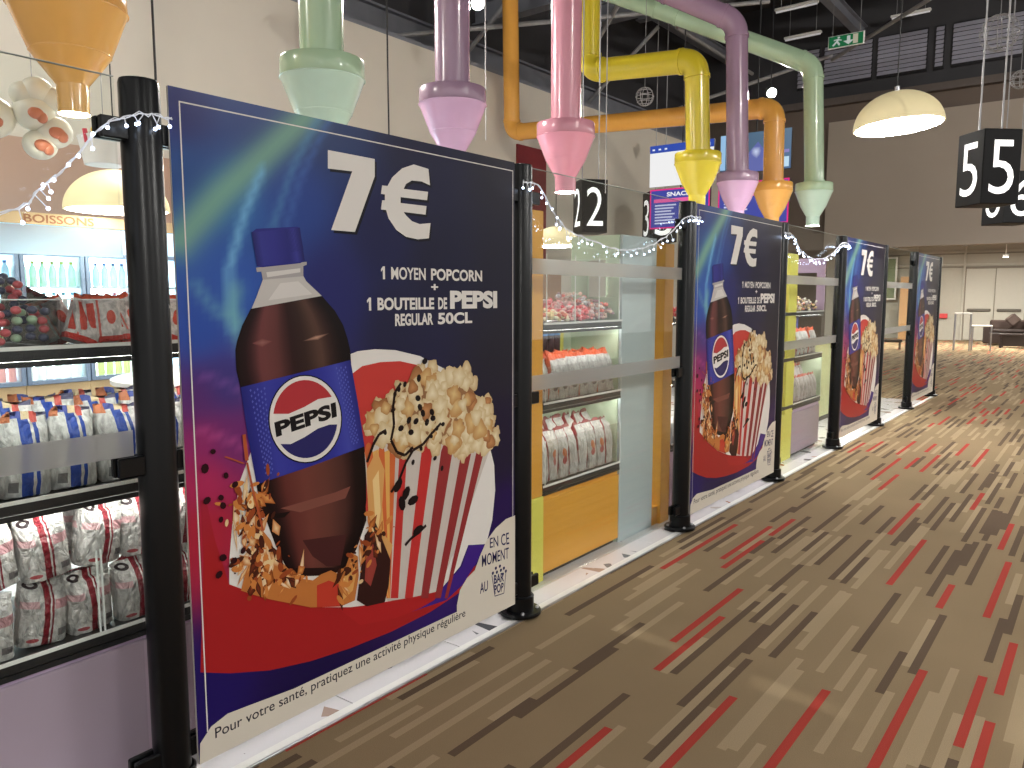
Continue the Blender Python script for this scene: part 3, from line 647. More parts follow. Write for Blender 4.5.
    for i in range(90):
        b = R.choice(base[:-1]); u, v = b[0]+R.gauss(0,0.028), b[1]+R.gauss(0,0.03); l = R.uniform(0.02,0.06); w_ = R.uniform(0.006,0.02); ph = R.uniform(0.6,2.6)
        cc, ce = R.choice((((236,206,160),(196,120,60)),((206,124,56),(120,56,28)),((224,160,90),(176,92,44)),((120,52,30),(60,26,20)),((240,226,200),(214,160,100))))
        S.fan((u,v), [(u+l*math.cos(ph),v+l*math.sin(ph)),(u-w_*math.sin(ph)*R.uniform(0.5,1),v+w_*math.cos(ph)),(u-l*math.cos(ph)*0.8,v-l*math.sin(ph)*0.8),(u+w_*math.sin(ph),v-w_*math.cos(ph)*R.uniform(0.5,1))], cc, ce)
    for i in range(150):
        b = R.choice(base); p = (b[0]+R.gauss(0,0.034), b[1]+R.gauss(0,0.036)); k = R.random()
        if p[0] < U0+0.02 or p[1] < 0.3: continue
        drop(p, R.uniform(0.002,0.011), (70,32,22) if k < 0.26 else (206,130,66) if k < 0.6 else (150,70,36) if k < 0.9 else (230,200,150), R.uniform(1,3))
        if i % 20 == 0: S.layer(0.00004)
    for px_ in [(-0.6945,0.9509),(-0.7227,0.9041),(-0.6743,0.8062),(-0.7207,0.8066),(-0.6773,0.7386),(-0.6546,0.8706),(-0.6758,0.6192),(-0.6915,0.57),(-0.606,0.623),(-0.6251,0.837),(-0.6687,0.7802),(-0.6387,0.5997)]: drop(px_, R.uniform(0.007,0.013), (44,14,22), 1.2)
    for (a, b, w_) in [((-0.6554,0.9294),(-0.5911,0.897),0.005),((-0.5873,0.9876),(-0.5802,0.9046),0.0063),((-0.5804,0.8983),(-0.5627,0.8059),0.0037),((-0.5627,0.8059),(-0.5314,0.6693),0.0037)]:
        S.poly([(a[0]-w_,a[1]),(b[0]-w_,b[1]),(b[0]+w_,b[1]),(a[0]+w_,a[1])], (176,84,50))
    for i, p in enumerate([(0.0856,0.9172),(0.1788,1.0219),(0.1892,0.9857),(0.2054,0.9604),(0.1285,0.9424),(0.1663,0.9338),(0.2562,0.9584),(0.2272,0.9222),(0.2616,0.9338),(0.1384,0.8947),(0.1856,1.0988),(0.2198,1.1623),(0.0782,1.0661),(0.1099,1.0822),(0.0572,1.0493),(0.0457,0.9904),(0.0034,0.9131),(0.3195,0.9024),(0.2841,0.8909),(0.2491,0.8635),(0.192,0.8242),(0.2708,0.7717),(0.3113,0.7241),(0.1371,0.8248),(0.1471,0.7763)]): drop(p, 0.012 if i < 12 else 0.009, (26,16,18), 1.3)
    for path in [[(0.089,1.0878),(0.0573,1.0568),(0.0458,0.9979),(0.0496,0.9333),(0.033,0.8788),(0.0629,0.8287),(0.1046,0.8105),(0.1481,0.8348)],[(0.3077,0.908),(0.2492,0.8715),(0.2034,0.8383),(0.1479,0.8231),(0.1094,0.7826),(0.0711,0.7196),(0.0287,0.6816)],[(0.0086,0.9199),(-0.0266,0.9098),(-0.0569,0.8734),(-0.0873,0.8156)],[(0.2151,0.5109),(0.1752,0.492),(0.1307,0.4788),(0.0978,0.4593)]]:
        for i in range(len(path)-1):
            a, b = path[i], path[i+1]
            dx, dy = b[0]-a[0], b[1]-a[1]; l = math.hypot(dx,dy); nx, ny = -dy/l*0.006, dx/l*0.006
            S.poly([(a[0]-nx,a[1]-ny),(b[0]-nx,b[1]-ny),(b[0]+nx,b[1]+ny),(a[0]+nx,a[1]+ny)], (34,18,18))
    for p in [(0.1698,0.5014),(0.0851,0.6275),(0.0655,0.7014),(0.1071,0.6621),(0.1444,0.6269)]: drop(p, 0.018, (26,16,18), 1.7)
    parts['splash_print'] = S
    # notice strip, cloud with the bar's emblem
    N = Art(); N.h = 0.0165
    N.poly([(U0,0),(U1,0),(U1,0.05)]+[(0.396,0.0954),(0.0691,0.0957),(-0.229,0.0975),(-0.4321,0.0984),(-0.5981,0.1129),(-0.6821,0.1194),(-0.7393,0.1026),(-0.7776,0.0655)], cream_p)
    N.poly([(U1,0),(U1,0.42)]+[(0.7311,0.4177),(0.6591,0.3933),(0.5961,0.3544),(0.548,0.2952),(0.5142,0.2422),(0.4614,0.222),(0.416,0.1829),(0.3963,0.1237),(0.396,0.0889)]+[(0.4,0)], cream_p); N.layer()
    q = [(-0.7346,0.0582),(0.3766,0.0473)]
    N.text('Pour votre santé, pratiquez une activité physique régulière', [(U0+0.055,0.048),(0.45,0.048),(0.45,0.092),(U0+0.055,0.092)], (44,40,52), 0.006)
    nav = (30,28,82)
    q = [(0.6167,0.3131),(0.757,0.2955),(0.7532,0.3523),(0.6169,0.3582)]; N.text('EN CE', q, nav, 0.008)
    q = [(0.5613,0.2424),(0.7533,0.231),(0.7533,0.2824),(0.5616,0.2961)]; N.text('MOMENT', q, nav, 0.008)
    q = [(0.5471,0.1251),(0.6021,0.1264),(0.6023,0.1719),(0.5474,0.1745)]; N.text('AU', q, nav, 0.012)
    q = [(0.6444,0.1412),(0.7165,0.1337),(0.7165,0.1758),(0.6445,0.1825)]; N.text('BAR', q, nav, 0.03)
    q = [(0.6514,0.0929),(0.7092,0.0892),(0.7165,0.1291),(0.6444,0.1366)]; N.text('POP', q, nav, 0.03)
    q = [(0.6304,0.1865),(0.6514,0.0837),(0.7165,0.0775),(0.7312,0.1716)]
    for a, b in ((q[0],q[1]),(q[1],q[2]),(q[2],q[3])):
        dx, dy = b[0]-a[0], b[1]-a[1]; l = math.hypot(dx,dy); nx, ny = -dy/l*0.002, dx/l*0.002
        N.poly([(a[0]-nx,a[1]-ny),(b[0]-nx,b[1]-ny),(b[0]+nx,b[1]+ny),(a[0]+nx,a[1]+ny)], nav)
    for p in [(0.6374,0.1937),(0.6587,0.2106),(0.6874,0.2118),(0.7165,0.1944),(0.7312,0.1763),(0.6659,0.1902),(0.6947,0.1912),(0.7092,0.1685)]:
        N.poly([(p[0]+0.008*math.cos(t),p[1]+0.008*math.sin(t)) for t in [k*math.pi/4 for k in range(8)]], nav)
    parts['notice_strip'] = N
    return parts
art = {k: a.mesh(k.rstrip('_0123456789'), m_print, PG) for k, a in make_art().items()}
sheet = G().box(-0.004, 0.004, U0, U1, 0, V1, 0.001).mesh('panel', M('poster_panel', (196,190,182), 0.5))
for i, lb in enumerate(('largest cola and popcorn poster priced 7€, nearest the camera', 'second cola and popcorn poster, framed by the third and fourth posts',
                        'third cola and popcorn poster, small and seen at a steep angle', 'smallest, farthest cola and popcorn poster at the end of the screen')):
    t = thing('advertising_poster', lb, 'poster', (0.031, PY[2*i]+0.845, 0.09), 0, 'cola posters along the screen')
    link('panel', sheet, t)
    for k, me in art.items():
        o = link(k.rstrip('_0123456789'), me, t)
        if k in ('splash_print', 'popcorn_print'): stuff(o)
# ================================================================ lamps
def dome_lamp(loc, r, label, tilt=(0,0,0), cable=3.0, diff=m_diff):
    t = thing('pendant_lamp', label, 'lamp', loc, 0, 'half-dome pendant lamps')
    t.rotation_euler = tilt
    h = r*0.82
    prof = [(r*math.cos(a), h*math.sin(a)) for a in [k*math.pi/2/14 for k in range(14)]]+[(0.02,h)]
    G().lathe([(r*0.965,0.0)]+prof, 48).obj('shade', m_dome, t, True)
    G().lathe([(0.001,-0.004),(r*0.95,-0.004),(r*0.95,0.004),(0.001,0.004)], 48, cap=False).obj('diffuser', diff, t)
    G().cyl((0,0,h), (0,0,h+0.05), 0.025, n=12).obj('cap', m_steel, t, True)
    top = (9.0 if loc[1] < 20 else 3.5)-loc[2]
    e = t.rotation_euler.to_matrix().inverted() @ Vector((0,0,top)); q = h+0.045
    G().cyl((0,0,q), (e[0],e[1],e[2]), 0.006, n=6).obj('cable', m_black_plastic, t)
    return t
dome_lamp((0.27,7.79,3.22), 0.425, 'cream half-dome pendant lamp hanging above the far posters', (0.0,-0.075,0.0), 3.4)
dome_lamp((-4.955,2.386,2.26), 0.43, 'cream half-dome pendant lamp above the drinks fridges', (0,0,0), 3.0, m_diff_soft)
for x, y, lb in ((4.3,-3.2,'cream half-dome pendant lamp over the carpet behind the camera'), (4.3,3.2,'cream half-dome pendant lamp over the carpet right of the nearest poster'),
              (4.6,10.5,'cream half-dome pendant lamp over the carpet right of the farthest poster'), (3.6,17.0,'cream half-dome pendant lamp over the carpet before the lintel wall'), (8.5,0.5,'cream half-dome pendant lamp far right of the nearest poster'),(8.5,8.0,'cream half-dome pendant lamp far right of the third poster'),(8.0,15.0,'cream half-dome pendant lamp far right before the lintel wall'),(1.5,25.5,'cream half-dome pendant lamp over the far sofas'),(-1.6,26.0,'cream half-dome pendant lamp over the chrome stands'),(-4.6,25.0,'cream half-dome pendant lamp before the green display board'),(4.8,24.5,'cream half-dome pendant lamp right of the far sofas')):
    dome_lamp((x,y,3.05 if y > 20 else 5.2 if x > 7 else 3.75), 0.45, lb, (0,0,0), 3.0, m_diff_far if y > 20 else m_diff)  # unseen lamps added to brighten posters, carpet and the far recess
dome_lamp((-3.555,7.243,2.14), 0.3, 'small cream pendant lamp low behind the second clear pane', (0,0,0), 3.0)
def spotlight(loc, aim, label, watts=W_SPOT, blend=0.6, size=1.9):
    t = thing('spotlight', label, 'spotlight', loc)
    d = (Vector(aim)-Vector(loc)).normalized()
    G().cyl(-d*0.16, d*0.02, 0.07, 0.09, 20).obj('housing', m_black_plastic, t, True)
    G().cyl(d*0.021, d*0.026, 0.08, 0.08, 20).obj('lens', M('spot_lens', (255,248,232), 0.4, emit=60.0), t)
    G().tube([-d*0.1, -d*0.1+Vector((0,0,0.2)), Vector((-d[0]*0.1,-d[1]*0.1,9.0-loc[2]))], 0.012, 8).obj('arm', m_black_plastic, t)
    ld = bpy.data.lights.new('spot_light', 'SPOT'); ld.energy = watts; ld.spot_size = size; ld.spot_blend = blend; ld.shadow_soft_size = 0.06; ld.color = (1,0.95,0.87)
    lo = bpy.data.objects.new('spot_light', ld); C.objects.link(lo); lo.parent = t; lo.location = d*0.04
    lo.rotation_euler = d.to_track_quat('-Z','Y').to_euler()
    return t
spotlight((-4.55,6.91,5.21), (-0.5,2.5,0.2), 'lit ceiling spotlight high above the pale purple funnel')
spotlight((-3.0,13.24,5.13), (1.0,6.0,0.0), 'lit ceiling spotlight above the horizontal orange pipe')
spotlight((-5.2,2.9,4.7), (0.6,3.0,0.0), 'ceiling spotlight high above the drinks fridges')
spotlight((5.0,11.0,6.6), (-1.0,20.0,4.6), 'ceiling spotlight washing the taupe lintel wall', 1500, 0.8, 2.3)  # unseen lamp added to brighten the end wall
spotlight((7.0,3.0,6.6), (-3.5,14.0,7.5), 'ceiling spotlight aimed up at the roof steel', 1200, 0.9, 2.4)  # unseen lamp added to lift the dark roof steel
spotlight((-3.5,-1.5,4.7), (-6.2,3.5,2.8), 'ceiling spotlight washing the cream wall', 700, 0.8, 2.2)  # unseen lamp put in to brighten the cream wall

# ================================================================ funnel pipes
def gloss(name, col): return M(name, col, 0.22, 0.0, 0.04, coat=0.4)
PC = {'orange': (gloss('orange_pipe',(226,164,74)), gloss('orange_cone',(238,180,98))), 'green': (gloss('mint_pipe',(172,200,168)), gloss('mint_cone',(192,220,204))),
      'purple': (gloss('mauve_pipe',(150,122,146)), gloss('mauve_cone',(206,168,204))), 'pink': (gloss('pink_pipe',(200,138,154)), gloss('pink_cone',(226,152,172))),
      'yellow': (gloss('yellow_pipe',(196,178,44)), gloss('yellow_cone',(216,198,66)))}
def arc_pts(c, a, b, r, n=8):   # from c+a*r to c+b*r around corner
    return [c + a*(r*(1-math.sin(t))) + b*(r*(1-math.cos(t))) for t in [math.pi/2*k/n for k in range(n+1)]]
def funnel_pipe(col, rim, path, label, R=0.25, rp=0.13, rs=0.09):
    mp, mc = PC[col]
    t = thing('funnel_pipe', label, 'pipe', rim, 0, 'coloured funnel pipes over the sweet shelves')
    s = R/0.25
    G().lathe([(R*0.99,0),(R,0.005),(R,0.1*s),(R*0.97,0.112*s),(rp*0.9,0.115*s)], 48).obj('collar', mp, t, True)
    co = G().lathe([(rs*1.02,-0.34*s),(0.17*s,-0.205*s),(R*0.995,-0.004),(R*0.99,0)], 48, cap=False).obj('cone', mc, t, True)
    G().lathe([(0.171*s,-0.203*s),(0.1735*s,-0.201*s),(0.1735*s,-0.197*s),(0.173*s,-0.195*s)], 48, cap=False).obj('seam', mc, co, True)
    G().lathe([(R*1.0,-0.006),(R*1.02,-0.003),(R*1.0,0.001)], 48, cap=False).obj('bead', mc, co, True)
    G().lathe([(rs,-0.47*s),(rs*1.02,-0.34*s)], 32, cap=False).obj('spout', mc, t, True)
    G().lathe([(0.001,-0.462*s),(rs*0.97,-0.462*s),(rs*0.97,-0.455*s),(0.001,-0.455*s)], 32, cap=False).obj('lamp', m_spout, t)
    def ring(p, d): G().cyl(Vector(p)-d*0.018, Vector(p)+d*0.018, rp*1.09, n=32).obj('ring', mp, t, True)
    ring((0,0,0.13*s), Vector((0,0,1)))
    P = [Vector((0,0,0.1*s))]+[Vector(p)-Vector(rim) for p in path]
    prev = P[0]; er = rp*1.35
    for i in range(1, len(P)):
        d = (P[i]-prev).normalized(); last = i == len(P)-1
        end = P[i] if last else P[i]-d*er
        G().cyl(prev, end, rp, n=32).obj('pipe', mp, t, True)
        if not last:
            d2 = (P[i+1]-P[i]).normalized()
            cpts = []
            for k in range(9):
                u = k/8; cpts.append((P[i]-d*er)*(1-u)**2 + P[i]*2*u*(1-u) + (P[i]+d2*er)*u*u)
            G().tube(cpts, rp*1.03, 32).obj('elbow', mp, t, True)
            ring(P[i]-d*er, d); ring(P[i]+d2*er, d2); prev = P[i]+d2*er
    return t
funnel_pipe('orange', (-1.936,0.70,2.87), [(-1.936,0.70,5.5)], 'orange funnel with wide cone at the upper left corner', 0.26, 0.13, 0.07)
funnel_pipe('green', (-1.736,2.067,2.80), [(-1.736,2.067,6.0)], 'mint green funnel pipe behind the top of the largest poster')
funnel_pipe('purple', (-1.852,3.374,2.912), [(-1.852,3.374,6.5)], 'mauve funnel pipe rising straight up, left of the pink funnel')
funnel_pipe('pink', (-1.716,4.682,2.87), [(-1.716,4.682,6.5)], 'pink funnel pipe rising straight to the ceiling')
funnel_pipe('yellow', (-1.566,7.048,2.937), [(-1.61,7.05,4.03),(-2.96,7.05,4.14),(-2.98,7.05,7.0)], 'yellow funnel pipe with two elbows')
funnel_pipe('purple', (-1.621,8.32,2.883), [(-1.69,8.32,4.78),(-2.6,7.95,5.27),(-4.0,7.5,5.9)], 'mauve funnel pipe bending left near the ceiling, behind the yellow pipe')
funnel_pipe('orange', (-1.54,9.34,2.875), [(-1.554,9.34,3.95),(-5.86,9.34,4.16),(-5.9,9.34,6.6)], 'orange funnel pipe with a long horizontal run')
funnel_pipe('green', (-1.293,10.27,2.952), [(-1.37,10.27,4.66),(-3.33,9.75,5.62),(-5.0,9.4,6.4)], 'mint green funnel pipe bending left, farthest to the right')
# hanging rods
for x, y, z0, lb in ((-1.73,1.01,2.2,'thin black hanging rod beside the nearest post'), (-2.006,2.868,2.0,'thin black hanging rod between green and mauve funnels'),
                 (-2.262,6.277,2.6,'thin pale hanging rod beside the sign with number 2'), (-2.449,4.491,2.9,'thin pale hanging rod right of the first mauve pipe')):
    tag(G().cyl((x,y,z0), (x,y,9.0), 0.006, n=6).obj('hanging_rod', m_black_plastic if 'black' in lb else m_beam_l), lb, 'rod')

# ================================================================ hanging number signs
m_sign = M('black_sign', (9,9,12), 0.55, spec=0.2)
m_digit = M('white_digit', (240,240,240), 0.5, emit=0.85)
def number_sign(loc, rot, wd, h, digit, label, group='hanging number boxes'):
    t = thing('number_sign', label, 'sign', loc, rot, group)
    G().box(-wd/2, wd/2, -wd/2, wd/2, 0, h, 0.006).obj('box', m_sign, t)
    vs, fs = text_mesh(digit, -0.004)
    x0 = min(p[0] for p in vs); x1 = max(p[0] for p in vs); y0 = min(p[1] for p in vs); y1 = max(p[1] for p in vs)
    w2 = wd*0.64; hh = h*0.72
    for k in range(4):
        ca, sa = math.cos(k*math.pi/2), math.sin(k*math.pi/2); pts = []
        for p in vs:
            u = ((p[0]-x0)/(x1-x0)-0.5)*w2; v = h*0.13+(p[1]-y0)/(y1-y0)*hh
            x, y = u, -wd/2-0.002; pts.append((x*ca-y*sa, x*sa+y*ca, v))
        G().add(pts, fs).obj('digit', m_digit, t)
    G().cyl((0.1,0,h), (0.1,0,9.0-loc[2]), 0.008, n=6).obj('cable', m_beam_l, t); G().cyl((-0.1,0,h), (-0.1,0,9.0-loc[2]), 0.008, n=6).obj('cable', m_beam_l, t)
    return t
number_sign((1.21,6.75,2.27), 0.74, 0.335, 0.61, '5', 'near hanging black box sign showing the number 5', None)
number_sign((1.02,10.45,2.39), 0.7, 0.42, 0.62, '6', 'smaller hanging black box sign partly hidden below the number 5 sign', None)
number_sign((-2.77,6.79,2.23), 0.908, 0.31, 0.6, '2', 'hanging black box sign with number 2 below the pink funnel', None)
number_sign((-5.28,13.48,2.58), 0.77, 0.55, 1.0, '3', 'hanging black box sign with number 3 beside the snack menu', None)

# ================================================================ screens
def screen(x0, x1, y, z0, z1, draw, label, name='menu_screen', frame=m_black_plastic, rot=0.0, top=9.0):
    t = thing(name, label, 'screen', ((x0+x1)/2, y, z0), rot)
    hw = (x1-x0)/2; h = z1-z0
    G().box(-hw, hw, 0.0, 0.06, 0, h, 0.008).obj('casing', frame, t)
    A = Art(); A.h = 0.006; draw(A, hw, h)
    me = A.mesh('display', m_screen)
    o = link('display', me, t); o.rotation_euler = (0,0,-math.pi/2)   # +x of the print faces -y
    G().cyl((0,0.05,h), (0,0.05,top-z0), 0.012, n=6).obj('hanger', m_black_plastic, t)
    return t
def d_white(A, hw, h):
    A.poly(rect(-hw,hw,0,h), (250,250,252)); A.layer(0.002); A.poly(rect(-hw,hw,h*0.82,h), (44,74,170)); A.layer(0.002)
    for k in range(3): A.poly(rect(-hw*0.92+k*0.12,-hw*0.84+k*0.12,h*0.88,h*0.92), (225,230,245))
    A.poly(rect(hw*0.6,hw*0.9,h*0.86,h*0.93), (150,180,235))
def d_film(A, hw, h):
    A.poly(rect(-hw,hw,0,h), [(52,78,110),(80,110,150),(96,120,140),(60,90,120)]); A.layer(0.002)
    A.poly(rect(-hw,-hw*0.85,h*0.1,h), (150,190,225)); A.poly([(-0.2,0),(-0.1,h*0.5),(0.05,h*0.75),(0.2,h*0.45),(0.28,0)], (96,104,168)); A.poly(rect(hw*0.6,hw*0.95,h*0.05,h*0.3), (190,220,245)); A.poly(rect(hw*0.62,hw*0.95,h*0.4,h*0.48), (140,130,190)); A.layer(0.002)
    A.fan((0.02,h*0.5), [(0.02+0.09*math.cos(a*0.7),h*0.5+0.1*math.sin(a*0.7)*(1+0.2*math.sin(a*2))) for a in range(9)], (200,210,235), (96,104,168))
def menu(txt):
    def f(A, hw, h):
        A.poly(rect(-hw,hw,0,h), (226,40,128)); A.layer(0.002); A.poly(rect(-hw+0.025,hw-0.025,0.025,h-0.025), (62,70,158)); A.layer(0.002)
        A.text(txt, rect(-hw*0.42,hw*0.5,h*0.8,h*0.91), (240,240,248), 0.03)
        A.poly(rect(-hw*0.86,hw*0.86,h*0.66,h*0.75), (228,96,160))
        for k in range(7):
            z = h*0.57-k*h*0.075
            A.poly(rect(-hw*0.82,-hw*(0.1+0.2*((k*37)%5)/5),z,z+h*0.035), (214,216,240)); A.poly(rect(hw*0.4,hw*0.75,z,z+h*0.035), (214,216,240))
    return f
screen(-4.74,-3.52,12.0,3.47,4.2,d_white,'bright white television with a blue header, top left of the screens')
screen(-3.4,-2.2,12.0,3.58,4.22,d_film,'blue television showing a film scene, top right of the screens')
screen(-4.7,-3.55,11.95,2.72,3.42,menu('SNACKS'),'pink-framed blue menu screen reading SNACKS, behind the yellow funnel', top=3.47)
screen(-3.4,-2.19,11.95,2.7,3.42,menu('OK'),'pink-framed blue menu screen behind the orange funnel', top=3.58)
# exit sign
t = thing('exit_sign', 'green and white emergency exit sign with running figure', 'exit sign', (-2.28,15.13,6.24))
G().box(-0.33,0.33,0,0.03,0,0.235,0.006).obj('casing', m_white, t)
A = Art(); A.h = 0.006
A.poly(rect(-0.31,0.31,0.02,0.32), (24,120,72)); A.layer(0.003)
wv = (226,232,226)
A.poly([(-0.05,0.16),(0.05,0.05),(0.15,0.16),(0.08,0.16),(0.08,0.28),(0.02,0.28),(0.02,0.16)], wv)
A.poly(rect(0.13,0.22,0.05,0.3), (214,206,180))
A.poly([(-0.13+0.025*math.cos(a*math.pi/4),0.275+0.025*math.sin(a*math.pi/4)) for a in range(8)], wv)
for q in ([(-0.16,0.24),(-0.12,0.245),(-0.14,0.16),(-0.19,0.15)], [(-0.19,0.17),(-0.15,0.16),(-0.22,0.06),(-0.25,0.08)], [(-0.17,0.17),(-0.14,0.17),(-0.1,0.1),(-0.12,0.05),(-0.15,0.11)], [(-0.22,0.23),(-0.13,0.24),(-0.13,0.22),(-0.22,0.2)], [(-0.13,0.23),(-0.07,0.2),(-0.08,0.18),(-0.13,0.2)]): A.poly(q, wv)
o = link('pictogram', A.mesh('pictogram', colmat('exit_print', 0.4, 0.55)), t); o.rotation_euler = (0,0,-math.pi/2); o.scale = (1,1,0.69)
for x in (-0.25, 0.25): G().cyl((x,0.015,0.235), (x,0.015,2.76), 0.005, n=6).obj('hanger', m_beam_l, t)
# fluorescent battens
for i, (x, y, z, lb) in enumerate(((-3.96,17.8,7.42,'white fluorescent batten left of the exit sign'), (-2.03,19.34,7.92,'white fluorescent batten right of the exit sign'), (-3.2,15.0,7.12,'short grey fluorescent batten among the roof steel'))):
    t = thing('fluorescent_batten', lb, 'light fitting', (x,y,z), -0.03)
    G().box(-0.42,0.42,-0.05,0.05,0,0.05,0.008).obj('tray', m_white, t)
    for a in (-0.3,0.3): G().cyl((a,0,0.05),(a,0,9.0-z),0.006,n=5).obj('hanger', m_beam_l, t)
    G().cyl((-0.4,0,-0.02),(0.4,0,-0.02),0.018,n=12).obj('tube', M('tube_glass', (220,220,225), 0.3, emit=0.25), t)
# wire globes
def wire_globe(c, r, label):
    g = G(); n = 24
    for k in range(4):
        a = k*math.pi/4
        g.tube([(r*math.cos(tt)*math.cos(a), r*math.cos(tt)*math.sin(a), r*math.sin(tt)) for tt in [2*math.pi*i/n for i in range(n)]], 0.006, 5, True)
    for ph in (-0.6,0,0.6): g.tube([(r*math.cos(ph)*math.cos(tt), r*math.cos(ph)*math.sin(tt), r*math.sin(ph)) for tt in [2*math.pi*i/n for i in range(n)]], 0.006, 5, True)
    t = thing('wire_globe', label, 'ornament', c, 0, 'hanging wire ornaments')
    g.obj('wire_cage', m_beam_l, t); G().cyl((0,0,r),(0,0,9.0-c[2]),0.004,n=5).obj('cable', m_beam_l, t)
wire_globe((-3.28,9.02,4.28), 0.125, 'round wire ornament hanging behind the yellow pipe elbow')
wire_globe((0.883,9.697,4.5), 0.2, 'round wire ornament hanging above the number 5 sign')
wire_globe((1.11,9.796,3.97), 0.1, 'small wire ornament at the right picture edge')

# ================================================================ fairy light garlands
bulb = G().ball((0,0,0), 0.0048, n=8, m=6).mesh('bulb', m_led, True)
def garland(pts, nb, label, seed, x=0.035):
    R = random.Random(seed)
    t = thing('fairy_light_garland', label, 'fairy lights', (x, pts[0][0], pts[0][1]), 0, 'fairy light garlands on the screen')
    o = Vector((x, pts[0][0], pts[0][1])); dense = []
    for i in range(len(pts)-1):
        p_ = [pts[max(0,i-1)], pts[i], pts[i+1], pts[min(len(pts)-1,i+2)]]
        for k in range(8):
            u = k/8
            dense.append(tuple(0.5*((2*p_[1][d])+(-p_[0][d]+p_[2][d])*u+(2*p_[0][d]-5*p_[1][d]+4*p_[2][d]-p_[3][d])*u*u+(-p_[0][d]+3*p_[1][d]-3*p_[2][d]+p_[3][d])*u**3) for d in (0,1)))
    dense.append(pts[-1])
    c3 = [Vector((x+R.uniform(-0.003,0.003), a, b+R.uniform(-0.003,0.003)))-o for a, b in dense]
    G().tube(c3, 0.0022, 6).obj('cable', m_wire, t)
    G().tube([c+Vector((0.004*math.sin(i*1.3),0,0.006*math.cos(i*1.3))) for i, c in enumerate(c3)], 0.0014, 5).obj('cable', m_wire, t)
    g = G()
    for k in range(nb):
        p = c3[int((k+0.5)/nb*(len(c3)-1))]; a = R.uniform(-0.9,0.9); l = R.uniform(0.02,0.045)
        q = p + Vector((R.uniform(0,0.015), math.sin(a)*l, -abs(math.cos(a))*l)); g.cyl(p, q, 0.0015, n=4)
        link('bulb', bulb, t, tuple(q))
    stuff(g.obj('leads', m_wire, t))
garland([(-0.66,1.62),(-0.36,1.702),(-0.29,1.761),(-0.216,1.831),(-0.124,1.94),(-0.02,1.985),(0.06,1.985)], 22, 'fairy lights strung diagonally up to the nearest post', 1, 0.055)
garland([(1.68,2.0),(1.807,1.992),(1.927,1.881),(2.053,1.811),(2.232,1.783),(2.528,1.747),(2.859,1.78),(3.101,1.861),(3.334,1.977),(3.47,1.99),(3.54,1.99)], 44, 'fairy lights sagging below the number 2 sign', 2, 0.055)
garland([(5.12,2.0),(5.3,1.99),(5.45,1.91),(5.6,1.86),(5.956,1.822),(6.393,1.884),(6.729,2.0),(6.93,2.01),(7.0,1.99)], 60, 'fairy lights sagging between the second and third posters', 3, 0.055)
# ================================================================ bags of popcorn and sweets
def bagmat(name, base, stripes, spots=(), rough=0.35, bump=0.6):
    m, nt, b = newmat(name)
    tc = nn(nt, 'ShaderNodeTexCoord'); sp = nn(nt, 'ShaderNodeSeparateXYZ'); nt.links.new(tc.outputs['Generated'], sp.inputs[0])
    u, v = sp.outputs[1], sp.outputs[2]
    no = nn(nt, 'ShaderNodeTexNoise'); no.inputs['Scale'].default_value = 7; no.inputs['Detail'].default_value = 5; nt.links.new(tc.outputs['Generated'], no.inputs['Vector'])
    uw = mth(nt, 'ADD', u, mth(nt, 'MULTIPLY', mth(nt, 'SUBTRACT', no.outputs['Fac'], 0.5), 0.06))
    cr = nn(nt, 'ShaderNodeMapRange'); cr.inputs[1].default_value = 0.36; cr.inputs[2].default_value = 0.6; nt.links.new(no.outputs['Fac'], cr.inputs[0])
    c = mixc(nt, cr.outputs[0], tuple(x*0.6 for x in lin(base)), lin(base))  # noise greys paint in the shading of the crumples
    for a, b2, v0, v1, col in stripes:
        f = mth(nt, 'MULTIPLY', mth(nt, 'GREATER_THAN', uw, a), mth(nt, 'LESS_THAN', uw, b2))
        f = mth(nt, 'MULTIPLY', f, mth(nt, 'MULTIPLY', mth(nt, 'GREATER_THAN', v, v0), mth(nt, 'LESS_THAN', v, v1)))
        c = mixc(nt, f, c, lin(col))
    for cu, cv, ru, rv, col in spots:
        du = mth(nt, 'POWER', mth(nt, 'DIVIDE', mth(nt, 'SUBTRACT', u, cu), ru), 2.0); dv = mth(nt, 'POWER', mth(nt, 'DIVIDE', mth(nt, 'SUBTRACT', v, cv), rv), 2.0)
        c = mixc(nt, mth(nt, 'LESS_THAN', mth(nt, 'ADD', du, dv), 1.0), c, lin(col))
    nt.links.new(c, b.inputs['Base Color']); b.inputs['Roughness'].default_value = rough
    n2 = nn(nt, 'ShaderNodeTexNoise'); n2.inputs['Scale'].default_value = 4; n2.inputs['Detail'].default_value = 4; n2.inputs['Distortion'].default_value = 1.2; nt.links.new(tc.outputs['Generated'], n2.inputs['Vector'])
    bp = nn(nt, 'ShaderNodeBump'); bp.inputs['Strength'].default_value = bump; bp.inputs['Distance'].default_value = 0.035
    nt.links.new(n2.outputs['Fac'], bp.inputs['Height']); nt.links.new(bp.outputs[0], b.inputs['Normal'])
    return m
DR = (132,24,40)
mb_red = bagmat('red_stripe_bag', (216,212,210), [(0.62,0.98,0.52,0.66,(200,150,156)),(0.02,0.3,0.56,0.66,(206,166,170)),(0.40,0.53,0,1,DR),(0.565,0.605,0,1,DR),(0.72,0.92,0.12,0.22,(110,104,106)),(0,1,0.955,1.01,DR)],
                [(0.2,0.87,0.13,0.05,(46,30,36)),(0.2,0.87,0.06,0.02,(196,190,190)),(0.22,0.1,0.12,0.03,(176,80,86))], 0.28, 1.0)
